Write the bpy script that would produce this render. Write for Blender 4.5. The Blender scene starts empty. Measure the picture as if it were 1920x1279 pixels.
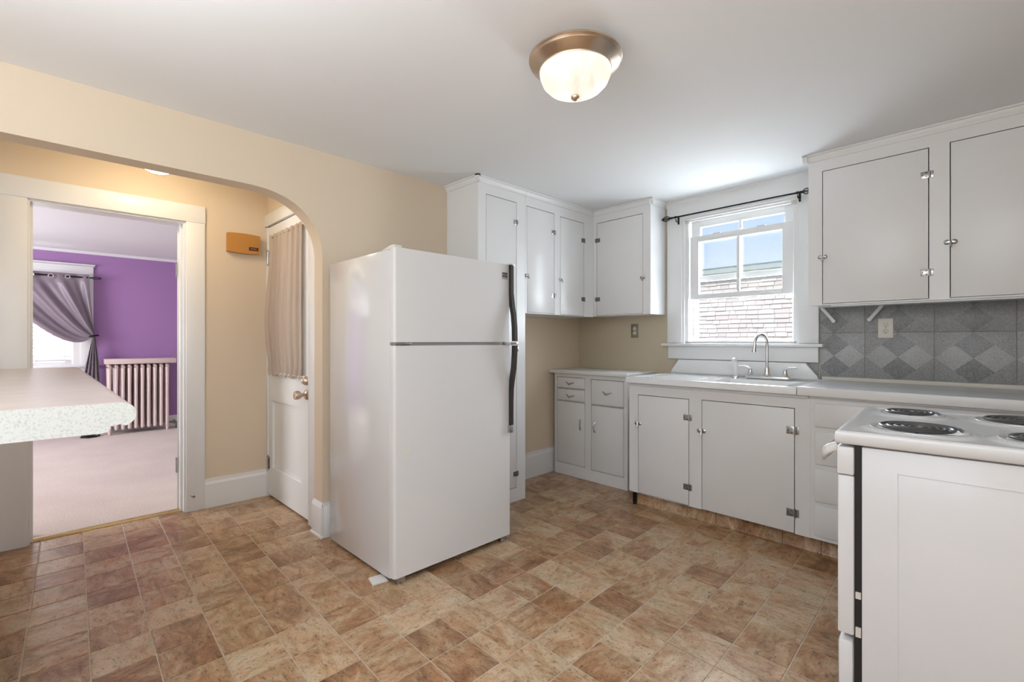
import bpy, bmesh, math, random
from mathutils import Vector, Matrix
random.seed(7)
C = bpy.context.scene
PI = math.pi

# ---------------------------------------------------------------- camera
FWD = math.atan(905/895)                     # camera looks this far left of +Y
cam = bpy.data.cameras.new('camera'); camo = bpy.data.objects.new('camera', cam)
C.collection.objects.link(camo); C.camera = camo
cam.sensor_fit = 'HORIZONTAL'; cam.sensor_width = 36; cam.lens = 36*895/1920
cam.clip_start = 0.02; cam.clip_end = 200
camo.location = (0, 0, 1.209); camo.rotation_euler = (PI/2, 0, FWD)
# ---------------------------------------------------------------- exposure
C.view_settings.view_transform = 'Standard'; C.view_settings.look = 'None'
C.view_settings.exposure = 0.14; C.view_settings.gamma = 1.0
C.view_settings.use_curve_mapping = False
# ---------------------------------------------------------------- sky
W = bpy.data.worlds.new('sky'); C.world = W; W.use_nodes = True
nt = W.node_tree; nt.nodes.clear()
tc = nt.nodes.new('ShaderNodeTexCoord'); sx = nt.nodes.new('ShaderNodeSeparateXYZ')
rp = nt.nodes.new('ShaderNodeValToRGB'); bg = nt.nodes.new('ShaderNodeBackground'); wo = nt.nodes.new('ShaderNodeOutputWorld')
nt.links.new(tc.outputs['Generated'], sx.inputs[0]); nt.links.new(sx.outputs['Z'], rp.inputs[0])
nt.links.new(rp.outputs[0], bg.inputs[0]); nt.links.new(bg.outputs[0], wo.inputs[0])
el = rp.color_ramp.elements
el[0].position = 0.0; el[0].color = (0.93, 0.97, 1.0, 1)
el[1].position = 1.0; el[1].color = (0.16, 0.36, 0.88, 1)
for p, c in ((0.12, (0.72, 0.83, 1.0)), (0.25, (0.47, 0.63, 1.0)), (0.40, (0.40, 0.62, 1.0))):
    e = el.new(p); e.color = c + (1,)
bg.inputs[1].default_value = 1.12

def area(name, loc, target, sx_, sy_, power, col=(1, 1, 1), spread=PI):
    l = bpy.data.lights.new(name, 'AREA'); l.shape = 'RECTANGLE'; l.size = sx_; l.size_y = sy_
    l.energy = power; l.color = col; l.spread = spread
    o = bpy.data.objects.new(name, l); C.collection.objects.link(o); o.location = loc
    d = Vector(target)-Vector(loc); o.rotation_euler = d.to_track_quat('-Z', 'Z').to_euler()
    return o
sun = bpy.data.lights.new('sun', 'SUN'); sun.energy = 3.0; sun.angle = math.radians(1); sun.color = (1, .95, .88)
suno = bpy.data.objects.new('sun', sun); C.collection.objects.link(suno)
suno.rotation_euler = Vector((-0.03, 0.64, -0.77)).to_track_quat('-Z', 'Z').to_euler()
# daylight through the windows behind the camera, in kitchen and bedroom; bedroom side fill added
area('window_light_behind', (-1.0, -2.28, 1.55), (-1.0, 2, 2.2), 2.3, 1.3, 13, (0.88, 0.94, 1.0))
area('window_light_right', (1.28, -0.55, 1.55), (-2, -0.2, 2.0), 1.4, 1.3, 14, (0.93, 0.96, 1.0))
area('window_light_kitchen', (-1.385, 4.05, 1.72), (-1.385, 1.0, 2.2), 0.72, 0.95, 34, (0.86, 0.93, 1.0))
area('window_light_bedroom', (-8.42, -0.12, 1.5), (-4, -0.12, 1.2), 0.8, 1.2, 55, (0.96, 0.98, 1.0))
area('added_bedroom_side_fill', (-6.3, -2.5, 1.5), (-6.3, 1, 1.1), 1.5, 1.3, 105, (0.95, 0.97, 1.0))  # added fill to brighten the bedroom, at an unseen side opening

area('added_ceiling_fill', (-.6, -.75, 1.75), (-.6, -.72, 2.4), 2.0, 1.6, 72, (.90, .955, 1))  # added out-of-view lamp aimed up, brightens the ceiling and the room
# ================================================================ helpers
COL = C.collection
ORG = {}
CORNER = Vector((-2.9, 3.8, 0))
def rotframe(px, py, ang):
    return Matrix.Translation((px, py, 0)) @ Matrix.Rotation(ang, 4, 'Z') @ Matrix.Translation((-px, -py, 0))
FW = rotframe(-2.9, 3.8, math.radians(-1.2))        # the window wall stands 1.2 degrees off square
FS = Matrix.Translation((-.353, 1.8075, 0)) @ Matrix.Rotation(math.radians(2.9), 4, 'Z')   # the pulled-out stove
ID = Matrix.Identity(4)

class MB:
    def __init__(s, tf=None):
        s.bm = bmesh.new(); s.tf = tf or (lambda a, b, c: (a, b, c))
    def v(s, p): return s.bm.verts.new(s.tf(*p))
    def box(s, a0, a1, b0, b1, c0, c1, bev=0):
        n0 = len(s.bm.verts)
        vs = [s.v((a, b, c)) for a in (a0, a1) for b in (b0, b1) for c in (c0, c1)]
        fs = [s.bm.faces.new([vs[i] for i in f]) for f in ((0,1,3,2),(4,6,7,5),(0,4,5,1),(2,3,7,6),(0,2,6,4),(1,5,7,3))]
        if bev:
            es = list({e for f in fs for e in f.edges})
            bmesh.ops.bevel(s.bm, geom=es, offset=bev, segments=2, profile=.5, affect='EDGES', clamp_overlap=True)
        return s
    def poly(s, pts, ext):
        """pts: 3d points of a flat outline; ext: vector to extrude"""
        a = [s.v(p) for p in pts]; b = [s.v([p[i]+ext[i] for i in range(3)]) for p in pts]
        s.bm.faces.new(a); s.bm.faces.new(b[::-1]); n = len(a)
        for i in range(n): s.bm.faces.new((a[i], b[i], b[(i+1) % n], a[(i+1) % n]))
        return s
    def tube(s, path, r, seg=10, cap=True, closed=False):
        P = [Vector(p) for p in path]; n = len(P); rings = []
        rr = r if isinstance(r, (list, tuple)) else [r]*n
        up = None
        for i in range(n):
            if closed: t = P[(i+1) % n]-P[i-1]
            else: t = P[min(i+1, n-1)]-P[max(i-1, 0)]
            if t.length < 1e-9: t = Vector((0, 0, 1))
            t.normalize()
            if up is None:
                up = Vector((0, 0, 1)) if abs(t.z) < .9 else Vector((1, 0, 0))
            up = (up-t*up.dot(t));
            if up.length < 1e-6: up = t.orthogonal()
            up.normalize(); sd = t.cross(up)
            rings.append([s.v(P[i]+(up*math.cos(2*PI*k/seg)+sd*math.sin(2*PI*k/seg))*rr[i]) for k in range(seg)])
        m = n if closed else n-1
        for i in range(m):
            A, B = rings[i], rings[(i+1) % n]
            for k in range(seg): s.bm.faces.new((A[k], A[(k+1) % seg], B[(k+1) % seg], B[k]))
        if cap and not closed:
            s.bm.faces.new(rings[0]); s.bm.faces.new(rings[-1][::-1])
        return s
    def lathe(s, c, prof, axis=2, seg=24, cap=True):
        """prof: list of (radius, height along axis)"""
        rings = []
        for r, h in prof:
            ring = []
            for k in range(seg):
                a = 2*PI*k/seg; q = [r*math.cos(a), r*math.sin(a)]; p = [0, 0, 0]
                p[axis] = h; p[(axis+1) % 3] = q[0]; p[(axis+2) % 3] = q[1]
                ring.append(s.v([c[i]+p[i] for i in range(3)]))
            rings.append(ring)
        for A, B in zip(rings, rings[1:]):
            for k in range(seg): s.bm.faces.new((A[k], A[(k+1) % seg], B[(k+1) % seg], B[k]))
        if cap:
            if prof[0][0] > 1e-6: s.bm.faces.new(rings[0])
            if prof[-1][0] > 1e-6: s.bm.faces.new(rings[-1][::-1])
        return s
    def ball(s, c, r, seg=12, sz=1):
        return s.lathe(c, [(max(r*math.sin(PI*i/8), 1e-4), -r*sz*math.cos(PI*i/8)) for i in range(9)], 2, seg)
    def loft(s, secs, cap=True):
        R = [[s.v(p) for p in q] for q in secs]; n = len(R[0])
        for A, B in zip(R, R[1:]):
            for k in range(n): s.bm.faces.new((A[k], A[(k+1) % n], B[(k+1) % n], B[k]))
        if cap: s.bm.faces.new(R[0]); s.bm.faces.new(R[-1][::-1])
        return s
    def grid(s, f, nu, nv, thick=None):
        g = [[s.v(f(i/nu, j/nv)) for j in range(nv+1)] for i in range(nu+1)]
        for i in range(nu):
            for j in range(nv): s.bm.faces.new((g[i][j], g[i+1][j], g[i+1][j+1], g[i][j+1]))
        return s

def finish_mesh(name, mb, mat, org=(0, 0, 0), smooth=True, ang=35, clean=True):
    bm = mb.bm
    if clean: bmesh.ops.recalc_face_normals(bm, faces=bm.faces)
    me = bpy.data.meshes.new(name); bm.to_mesh(me); bm.free()
    o = Vector(org)
    if o.length: me.transform(Matrix.Translation(-o))
    if smooth:
        me.polygons.foreach_set('use_smooth', [True]*len(me.polygons))
        me.set_sharp_from_angle(angle=math.radians(ang))
    for m in (mat if isinstance(mat, (list, tuple)) else [mat]): me.materials.append(m)
    return me

def settag(o, label=None, cat=None, group=None, kind=None):
    if label: o['label'] = label
    if cat: o['category'] = cat
    if group: o['group'] = group
    if kind: o['kind'] = kind
    return o
def thing(name, label, cat, loc=(0, 0, 0), frame=ID, group=None, kind=None):
    o = bpy.data.objects.new(name, None); COL.objects.link(o); o.empty_display_size = .1
    o.matrix_world = frame @ Matrix.Translation(loc); ORG[o.name] = Vector(loc)
    return settag(o, label, cat, group, kind)
def part(name, mb, mat, parent, label=None, smooth=True, kind=None, ang=35):
    org = ORG[parent.name]
    o = bpy.data.objects.new(name, finish_mesh(name, mb, mat, org, smooth, ang)); COL.objects.link(o)
    o.parent = parent; ORG[o.name] = org
    return settag(o, label, kind=kind)
def single(name, mb, mat, label, cat, loc=(0, 0, 0), frame=ID, group=None, kind=None, smooth=True):
    o = bpy.data.objects.new(name, finish_mesh(name, mb, mat, loc, smooth)); COL.objects.link(o)
    o.matrix_world = frame @ Matrix.Translation(loc); ORG[o.name] = Vector(loc)
    return settag(o, label, cat, group, kind)
def struct(name, mb, mat, frame=ID, loc=(0, 0, 0), smooth=True):
    return single(name, mb, mat, None, None, loc, frame, None, 'structure', smooth)

# ================================================================ materials
def mat(name, col, rough=.5, metal=0, spec=.5, coat=0, bump=None, var=None, emit=None, sheen=0):
    m = bpy.data.materials.new(name); m.use_nodes = True; n = m.node_tree; b = n.nodes['Principled BSDF']
    b.inputs['Base Color'].default_value = (*col, 1); b.inputs['Roughness'].default_value = rough
    b.inputs['Metallic'].default_value = metal; b.inputs['Specular IOR Level'].default_value = spec
    b.inputs['Coat Weight'].default_value = coat; b.inputs['Coat Roughness'].default_value = .1
    b.inputs['Sheen Weight'].default_value = sheen
    t = n.nodes.new('ShaderNodeTexCoord')
    if var:   # (scale, amount)
        nz = n.nodes.new('ShaderNodeTexNoise'); nz.inputs['Scale'].default_value = var[0]; nz.inputs['Detail'].default_value = 5
        n.links.new(t.outputs['Object'], nz.inputs['Vector'])
        mx = n.nodes.new('ShaderNodeMix'); mx.data_type = 'RGBA'
        k = 1-var[1]
        mx.inputs['A'].default_value = (col[0]*k, col[1]*k, col[2]*k, 1); mx.inputs['B'].default_value = (*[min(1, c*(1+var[1]*.6)) for c in col], 1)
        n.links.new(nz.outputs['Fac'], mx.inputs['Factor']); n.links.new(mx.outputs['Result'], b.inputs['Base Color'])
    if bump:  # (scale, strength)
        nb = n.nodes.new('ShaderNodeTexNoise'); nb.inputs['Scale'].default_value = bump[0]; nb.inputs['Detail'].default_value = 3
        n.links.new(t.outputs['Object'], nb.inputs['Vector'])
        bp = n.nodes.new('ShaderNodeBump'); bp.inputs['Strength'].default_value = bump[1]; bp.inputs['Distance'].default_value = .01
        n.links.new(nb.outputs['Fac'], bp.inputs['Height']); n.links.new(bp.outputs[0], b.inputs['Normal'])
    if emit:
        b.inputs['Emission Color'].default_value = (*emit[0], 1); b.inputs['Emission Strength'].default_value = emit[1]
    return m
M = {}
M['cab'] = mat('white_cabinet_paint', (.80, .80, .80), .28, bump=(5, .08), var=(3, .03))
M['cab_base'] = mat('base_cabinet_white_paint', (.74, .73, .715), .32, bump=(5, .08), var=(2.5, .05))  # slightly darker, warmer white for the base cabinets
M['trim'] = mat('white_trim_paint', (.80, .80, .795), .35, bump=(6, .05), var=(2, .03))
M['ceiling'] = mat('ceiling_paint', (.83, .835, .84), .85, bump=(1.6, .12), var=(1.2, .02))
M['ceiling_purple'] = mat('bedroom_ceiling_paint', (.78, .78, .80), .85)
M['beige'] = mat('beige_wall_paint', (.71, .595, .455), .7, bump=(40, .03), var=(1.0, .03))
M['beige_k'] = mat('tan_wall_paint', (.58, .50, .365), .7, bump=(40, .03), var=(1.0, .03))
M['purple'] = mat('purple_wall_paint', (.355, .19, .415), .6, var=(1.2, .04))
M['fridge'] = mat('refrigerator_enamel', (.76, .765, .77), .3, coat=.3, bump=(220, .03))
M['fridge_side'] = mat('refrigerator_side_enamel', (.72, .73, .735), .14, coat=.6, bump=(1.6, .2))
M['enamel'] = mat('white_enamel', (.80, .80, .795), .15, coat=.6)
M['stove'] = mat('stove_enamel', (.70, .705, .71), .25, coat=.3, var=(8, .02))
M['black'] = mat('black_gap', (.01, .01, .011), .5)
M['coil'] = mat('coil_element', (.045, .045, .048), .28, spec=.9)
M['chrome'] = mat('chrome', (.75, .75, .75), .12, metal=1)
M['bowl'] = mat('drip_bowl_metal', (.78, .78, .77), .33, metal=.7)
M['hardware'] = mat('worn_chrome_hardware', (.52, .52, .52), .25, metal=1, var=(60, .4))
M['hinge_aged'] = mat('tarnished_hinge', (.23, .22, .21), .5, metal=.6, var=(80, .5))
M['nickel'] = mat('brushed_nickel', (.66, .55, .44), .28, metal=1, bump=(12, .2))
M['brown'] = mat('dark_brown_handle', (.035, .026, .022), .35, var=(30, .3))
M['counter_w'] = mat('white_laminate_counter', (.74, .73, .71), .3, var=(4, .03))
M['counter_g'] = mat('grey_laminate_counter', (.50, .505, .51), .2, var=(6, .05))
M['ledge'] = mat('ivory_ledge_paint', (.66, .62, .56), .45, var=(10, .08))
M['rad'] = mat('radiator_paint', (.70, .565, .53), .45, var=(5, .04))
M['blind'] = mat('white_blind_slats', (.85, .85, .84), .5)
M['curtain'] = mat('grey_purple_satin', (.22, .175, .215), .42, sheen=.4, bump=(300, .05))
M['iron'] = mat('black_iron', (.012, .012, .013), .4, metal=.5)
M['gold'] = mat('brass_strip', (.50, .38, .20), .35, metal=.8, var=(30, .3))
M['mustard'] = mat('mustard_plastic', (.50, .235, .05), .4, var=(3, .03))
M['maroon'] = mat('maroon_label', (.07, .008, .008), .4)
M['ivory'] = mat('ivory_plastic', (.72, .68, .60), .35)
M['steel'] = mat('tarnished_steel_plate', (.30, .27, .21), .4, metal=.6)
M['slot'] = mat('dark_slot', (.02, .018, .015), .6)
M['roof'] = mat('grey_green_roofing', (.20, .27, .25), .8)
M['lilac'] = mat('pale_lilac_unseen_wall_paint', (.66, .60, .64), .7)  # unseen bedroom walls, made pale to keep purple out of the bounced light
M['fascia'] = mat('fascia_paint', (.60, .64, .61), .6)
M['siding'] = mat('siding_board', (.60, .55, .53), .8)
M['grass'] = mat('lawn', (.10, .16, .05), .9, var=(3, .3))
M['badge'] = mat('black_badge', (.01, .01, .01), .3)
M['badge_g'] = mat('grey_badge', (.45, .45, .44), .35, metal=.4)
M['ink'] = mat('white_ink', (.85, .85, .85), .5)
M['sticker'] = mat('cream_sticker', (.78, .76, .66), .5)
M['pad'] = mat('white_plastic_pad', (.74, .74, .73), .5)
M['grout'] = mat('floor_grout', (.60, .50, .385), .6, var=(45, .45))
M['dust'] = mat('sill_paint', (.82, .82, .82), .4)

# lamp glass: gives off light
m = M['globe'] = bpy.data.materials.new('alabaster_glass_lit'); m.use_nodes = True; n = m.node_tree; b = n.nodes['Principled BSDF']
b.inputs['Base Color'].default_value = (.22, .21, .2, 1); b.inputs['Roughness'].default_value = .35
t = n.nodes.new('ShaderNodeTexCoord'); nz = n.nodes.new('ShaderNodeTexNoise'); nz.inputs['Scale'].default_value = 6; nz.inputs['Distortion'].default_value = 1.5
r = n.nodes.new('ShaderNodeValToRGB'); r.color_ramp.elements[0].color = (.80, .66, .54, 1); r.color_ramp.elements[1].color = (1, .90, .76, 1)
r.color_ramp.elements[0].position = .35; r.color_ramp.elements[1].position = .62
n.links.new(t.outputs['Object'], nz.inputs['Vector']); n.links.new(nz.outputs['Fac'], r.inputs[0]); n.links.new(r.outputs[0], b.inputs['Emission Color'])
b.inputs['Emission Strength'].default_value = 1.05
M['globe2'] = mat('hall_globe_lit', (.9, .88, .8), .4, emit=((1, .80, .52), 22))

# clear pane
m = M['glass'] = bpy.data.materials.new('window_glass'); m.use_nodes = True; n = m.node_tree; n.nodes.clear()
o_ = n.nodes.new('ShaderNodeOutputMaterial'); mx = n.nodes.new('ShaderNodeMixShader'); tr = n.nodes.new('ShaderNodeBsdfTransparent'); gl = n.nodes.new('ShaderNodeBsdfGlossy')
tr.inputs[0].default_value = (.97, .98, .98, 1); gl.inputs['Roughness'].default_value = .02; mx.inputs[0].default_value = .05
n.links.new(tr.outputs[0], mx.inputs[1]); n.links.new(gl.outputs[0], mx.inputs[2]); n.links.new(mx.outputs[0], o_.inputs[0])

# sheer fabric (diffuse + translucent)
def sheer(name, col, f=.35):
    m = bpy.data.materials.new(name); m.use_nodes = True; n = m.node_tree; n.nodes.clear()
    o = n.nodes.new('ShaderNodeOutputMaterial'); mx = n.nodes.new('ShaderNodeMixShader'); a = n.nodes.new('ShaderNodeBsdfDiffuse'); b = n.nodes.new('ShaderNodeBsdfTranslucent')
    a.inputs[0].default_value = (*col, 1); b.inputs[0].default_value = (*col, 1); mx.inputs[0].default_value = f
    n.links.new(a.outputs[0], mx.inputs[1]); n.links.new(b.outputs[0], mx.inputs[2]); n.links.new(mx.outputs[0], o.inputs[0])
    return m
M['sheer'] = sheer('beige_sheer_fabric', (.60, .50, .42), .25)
M['blind'] = sheer('white_blind_slats', (.86, .86, .85), .5)

# speckled end laminate
m = M['speckle'] = mat('speckled_white_laminate', (.7, .72, .7), .35); n = m.node_tree; b = n.nodes['Principled BSDF']
t = n.nodes.new('ShaderNodeTexCoord'); nz = n.nodes.new('ShaderNodeTexNoise'); nz.inputs['Scale'].default_value = 250; nz.inputs['Detail'].default_value = 4
r = n.nodes.new('ShaderNodeValToRGB'); r.color_ramp.elements[0].position = .32; r.color_ramp.elements[0].color = (.58, .62, .60, 1)
r.color_ramp.elements[1].position = .50; r.color_ramp.elements[1].color = (.76, .80, .78, 1)
n.links.new(t.outputs['Object'], nz.inputs['Vector']); n.links.new(nz.outputs['Fac'], r.inputs[0]); n.links.new(r.outputs[0], b.inputs['Base Color'])
# peninsula top: faintly streaked taupe laminate
m = M['bar_top'] = mat('taupe_laminate', (.5, .45, .42), .32); n = m.node_tree; b = n.nodes['Principled BSDF']
t = n.nodes.new('ShaderNodeTexCoord'); mp = n.nodes.new('ShaderNodeMapping'); mp.inputs['Scale'].default_value = (30, 2.5, 1)
nz = n.nodes.new('ShaderNodeTexNoise'); nz.inputs['Scale'].default_value = 2; nz.inputs['Detail'].default_value = 6
r = n.nodes.new('ShaderNodeValToRGB'); r.color_ramp.elements[0].position = .3; r.color_ramp.elements[0].color = (.45, .38, .34, 1)
r.color_ramp.elements[1].position = .6; r.color_ramp.elements[1].color = (.56, .49, .455, 1)
n.links.new(t.outputs['Object'], mp.inputs[0]); n.links.new(mp.outputs[0], nz.inputs['Vector']); n.links.new(nz.outputs['Fac'], r.inputs[0]); n.links.new(r.outputs[0], b.inputs['Base Color'])
bp = n.nodes.new('ShaderNodeBump'); bp.inputs['Strength'].default_value = .12; n.links.new(nz.outputs['Fac'], bp.inputs['Height']); n.links.new(bp.outputs[0], b.inputs['Normal'])
# carpet
m = M['carpet'] = mat('pink_beige_carpet', (.5, .41, .37), .95, sheen=.3); n = m.node_tree; b = n.nodes['Principled BSDF']
t = n.nodes.new('ShaderNodeTexCoord'); nz = n.nodes.new('ShaderNodeTexNoise'); nz.inputs['Scale'].default_value = 120; nz.inputs['Detail'].default_value = 3
n2 = n.nodes.new('ShaderNodeTexNoise'); n2.inputs['Scale'].default_value = 2.5; n2.inputs['Detail'].default_value = 3
ad = n.nodes.new('ShaderNodeMath'); ad.operation = 'MULTIPLY_ADD'; ad.inputs[1].default_value = .35
r = n.nodes.new('ShaderNodeValToRGB'); r.color_ramp.elements[0].position = .45; r.color_ramp.elements[0].color = (.45, .35, .295, 1)
r.color_ramp.elements[1].position = .85; r.color_ramp.elements[1].color = (.64, .53, .455, 1)
n.links.new(t.outputs['Object'], nz.inputs['Vector']); n.links.new(t.outputs['Object'], n2.inputs['Vector'])
n.links.new(n2.outputs['Fac'], ad.inputs[0]); n.links.new(nz.outputs['Fac'], ad.inputs[2]); n.links.new(ad.outputs[0], r.inputs[0]); n.links.new(r.outputs[0], b.inputs['Base Color'])
bp = n.nodes.new('ShaderNodeBump'); bp.inputs['Strength'].default_value = .5; bp.inputs['Distance'].default_value = .01
n.links.new(nz.outputs['Fac'], bp.inputs['Height']); n.links.new(bp.outputs[0], b.inputs['Normal'])

# vinyl tile: stone-look print, a tone of its own for each tile of the sheared grid
TX0, TDX, TSX = -1.270, .1985, .031
TY0, TDY, TSY = .2374, .1895, .036
def tile_material(name, dark=1.0):
    m = mat(name, (.5, .4, .3), .32); n = m.node_tree; b = n.nodes['Principled BSDF']; L = n.links.new
    def N(k, **kw):
        x = n.nodes.new('ShaderNode'+k)
        for a, v in kw.items(): setattr(x, a, v)
        return x
    g = N('NewGeometry'); s = N('SeparateXYZ'); L(g.outputs['Position'], s.inputs[0])
    def mth(op, a, b_, c=None):
        x = N('Math', operation=op)
        for i, q in enumerate((a, b_, c)):
            if q is None: continue
            if isinstance(q, (int, float)): x.inputs[i].default_value = q
            else: L(q, x.inputs[i])
        return x.outputs[0]
    X, Y, Z = s.outputs
    i = mth('FLOOR', mth('DIVIDE', mth('ADD', mth('MULTIPLY_ADD', Y, TSX, X), -TX0), TDX), 0)
    j = mth('FLOOR', mth('DIVIDE', mth('ADD', mth('MULTIPLY_ADD', X, TSY, Y), -TY0), TDY), 0)
    cv = N('CombineXYZ'); L(i, cv.inputs[0]); L(j, cv.inputs[1])
    wn = N('TexWhiteNoise', noise_dimensions='3D'); L(cv.outputs[0], wn.inputs['Vector'])
    sc = N('SeparateColor'); L(wn.outputs['Color'], sc.inputs[0])
    off = N('VectorMath', operation='SCALE'); L(wn.outputs['Color'], off.inputs[0]); off.inputs['Scale'].default_value = 40
    pv = N('VectorMath', operation='ADD'); L(g.outputs['Position'], pv.inputs[0]); L(off.outputs[0], pv.inputs[1])
    # streaks along or across
    st = N('Math', operation='GREATER_THAN'); L(sc.outputs[2], st.inputs[0]); st.inputs[1].default_value = .62
    m1 = N('Mapping'); m1.inputs['Scale'].default_value = (1.0, 2.2, 1); m2 = N('Mapping'); m2.inputs['Scale'].default_value = (2.2, 1.0, 1)
    L(pv.outputs[0], m1.inputs[0]); L(pv.outputs[0], m2.inputs[0])
    mv = N('Mix', data_type='VECTOR'); L(st.outputs[0], mv.inputs['Factor']); L(m1.outputs[0], mv.inputs['A']); L(m2.outputs[0], mv.inputs['B'])
    nz = N('TexNoise'); nz.inputs['Scale'].default_value = 6; nz.inputs['Detail'].default_value = 10; nz.inputs['Roughness'].default_value = .72; nz.inputs['Distortion'].default_value = .6
    L(mv.outputs['Result'], nz.inputs['Vector'])
    n2 = N('TexNoise'); n2.inputs['Scale'].default_value = 9; n2.inputs['Detail'].default_value = 5; L(pv.outputs[0], n2.inputs['Vector'])
    tone = mth('MULTIPLY_ADD', sc.outputs[0], .30, mth('MULTIPLY_ADD', nz.outputs['Fac'], 1.45, -.44))
    r = N('ValToRGB'); L(tone, r.inputs[0]); e = r.color_ramp.elements
    pal = [(0.02, (.115, .06, .028)), (.22, (.265, .135, .062)), (.38, (.385, .235, .125)), (.54, (.49, .35, .215)), (.76, (.595, .475, .335))]
    e[0].position, e[1].position = pal[0][0], pal[-1][0]; e[0].color = (*pal[0][1], 1); e[1].color = (*pal[-1][1], 1)
    for p, c in pal[1:-1]:
        q = e.new(p); q.color = (*c, 1)
    # hue drift: reddish to greyish
    r2 = N('ValToRGB'); L(n2.outputs['Fac'], r2.inputs[0]); r2.color_ramp.elements[0].position = .35; r2.color_ramp.elements[0].color = (1.05, .93, .86, 1)
    r2.color_ramp.elements[1].position = .65; r2.color_ramp.elements[1].color = (.98, 1.02, 1.04, 1)
    mu = N('Mix', data_type='RGBA', blend_type='MULTIPLY'); mu.inputs['Factor'].default_value = 1; L(r.outputs[0], mu.inputs['A']); L(r2.outputs[0], mu.inputs['B'])
    # dark fine veins
    n3 = N('TexNoise'); n3.inputs['Scale'].default_value = 22; n3.inputs['Detail'].default_value = 8; n3.inputs['Roughness'].default_value = .75; L(mv.outputs['Result'], n3.inputs['Vector'])
    r3 = N('ValToRGB'); L(n3.outputs['Fac'], r3.inputs[0]); r3.color_ramp.elements[0].position = .33; r3.color_ramp.elements[0].color = (.34, .28, .25, 1); r3.color_ramp.elements[1].position = .46; r3.color_ramp.elements[1].color = (1, 1, 1, 1)
    mv2 = N('Mix', data_type='RGBA', blend_type='MULTIPLY'); mv2.inputs['Factor'].default_value = 1.0; L(mu.outputs['Result'], mv2.inputs['A']); L(r3.outputs[0], mv2.inputs['B'])
    n4 = N('TexNoise'); n4.inputs['Scale'].default_value = 95; n4.inputs['Detail'].default_value = 3; L(pv.outputs[0], n4.inputs['Vector'])
    r4 = N('ValToRGB'); L(n4.outputs['Fac'], r4.inputs[0]); r4.color_ramp.elements[0].position = .30; r4.color_ramp.elements[0].color = (.55, .48, .42, 1); r4.color_ramp.elements[1].position = .42; r4.color_ramp.elements[1].color = (1, 1, 1, 1)
    mv3 = N('Mix', data_type='RGBA', blend_type='MULTIPLY'); mv3.inputs['Factor'].default_value = 1; L(mv2.outputs['Result'], mv3.inputs['A']); L(r4.outputs[0], mv3.inputs['B'])
    L(mv3.outputs['Result'], b.inputs['Base Color'])
    bp = N('Bump'); bp.inputs['Strength'].default_value = .18; bp.inputs['Distance'].default_value = .004; L(nz.outputs['Fac'], bp.inputs['Height']); L(bp.outputs[0], b.inputs['Normal'])
    b.inputs['Roughness'].default_value = .30
    return m
M['tile'] = tile_material('stone_look_vinyl_tile')

# backsplash tile: grey speckle with a diamond print (object coordinates: x across, z up, origin at the tile's centre line)
m = M['splash'] = mat('grey_diamond_wall_tile', (.3, .3, .3), .3); n = m.node_tree; b = n.nodes['Principled BSDF']; L = n.links.new
t = n.nodes.new('ShaderNodeTexCoord'); s = n.nodes.new('ShaderNodeSeparateXYZ'); L(t.outputs['Object'], s.inputs[0])
def mth(op, a, b_=None, c=None):
    x = n.nodes.new('ShaderNodeMath'); x.operation = op
    for i, q in enumerate((a, b_, c)):
        if q is None: continue
        if isinstance(q, (int, float)): x.inputs[i].default_value = q
        else: L(q, x.inputs[i])
    return x.outputs[0]
u = mth('ABSOLUTE', mth('DIVIDE', s.outputs[0], .083)); w = mth('DIVIDE', mth('ADD', s.outputs[2], -1.111), .0745)
wm = mth('ABSOLUTE', mth('ADD', mth('FLOORED_MODULO', w, 2.0), -1.0))
dk = mth('LESS_THAN', mth('ADD', u, wm), 1.0)
lt = mth('LESS_THAN', mth('ADD', mth('ABSOLUTE', mth('ADD', u, -1.0)), mth('ABSOLUTE', w)), 1.0)
nz = n.nodes.new('ShaderNodeTexNoise'); nz.inputs['Scale'].default_value = 230; nz.inputs['Detail'].default_value = 2; L(t.outputs['Object'], nz.inputs['Vector'])
n2 = n.nodes.new('ShaderNodeTexNoise'); n2.inputs['Scale'].default_value = 5; L(t.outputs['Object'], n2.inputs['Vector'])
tone = mth('ADD', mth('MULTIPLY_ADD', dk, -.10, mth('MULTIPLY', lt, .11)), mth('MULTIPLY_ADD', nz.outputs['Fac'], .55, mth('MULTIPLY_ADD', n2.outputs['Fac'], .12, -.07)))
r = n.nodes.new('ShaderNodeValToRGB'); r.color_ramp.elements[0].position = 0; r.color_ramp.elements[0].color = (.10, .105, .11, 1); r.color_ramp.elements[1].position = .55; r.color_ramp.elements[1].color = (.52, .52, .515, 1)
L(tone, r.inputs[0]); L(r.outputs[0], b.inputs['Base Color'])
bp = n.nodes.new('ShaderNodeBump'); bp.inputs['Strength'].default_value = .3; bp.inputs['Distance'].default_value = .002; L(nz.outputs['Fac'], bp.inputs['Height']); L(bp.outputs[0], b.inputs['Normal'])
# shingles: tone per course piece
m = M['shingle'] = mat('pinkish_shingle', (.7, .62, .6), .85); n = m.node_tree; b = n.nodes['Principled BSDF']
at = n.nodes.new('ShaderNodeAttribute'); at.attribute_name = 'tone'
r = n.nodes.new('ShaderNodeValToRGB'); r.color_ramp.elements[0].color = (.74, .64, .58, 1); r.color_ramp.elements[1].color = (.86, .77, .71, 1)
n.links.new(at.outputs['Fac'], r.inputs[0]); n.links.new(r.outputs[0], b.inputs['Base Color'])

# ================================================================ room shell
CEIL = 2.37
# floors: grout bed with separate vinyl tiles, carpet beyond the threshold
fl = struct('floor', MB().box(-4.12, 1.40, -2.25, 3.98, -.06, -.0025), M['grout'], smooth=False)
cx_, cy_ = math.cos(FWD), math.sin(FWD)
tm = MB(); e = .0028
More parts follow.
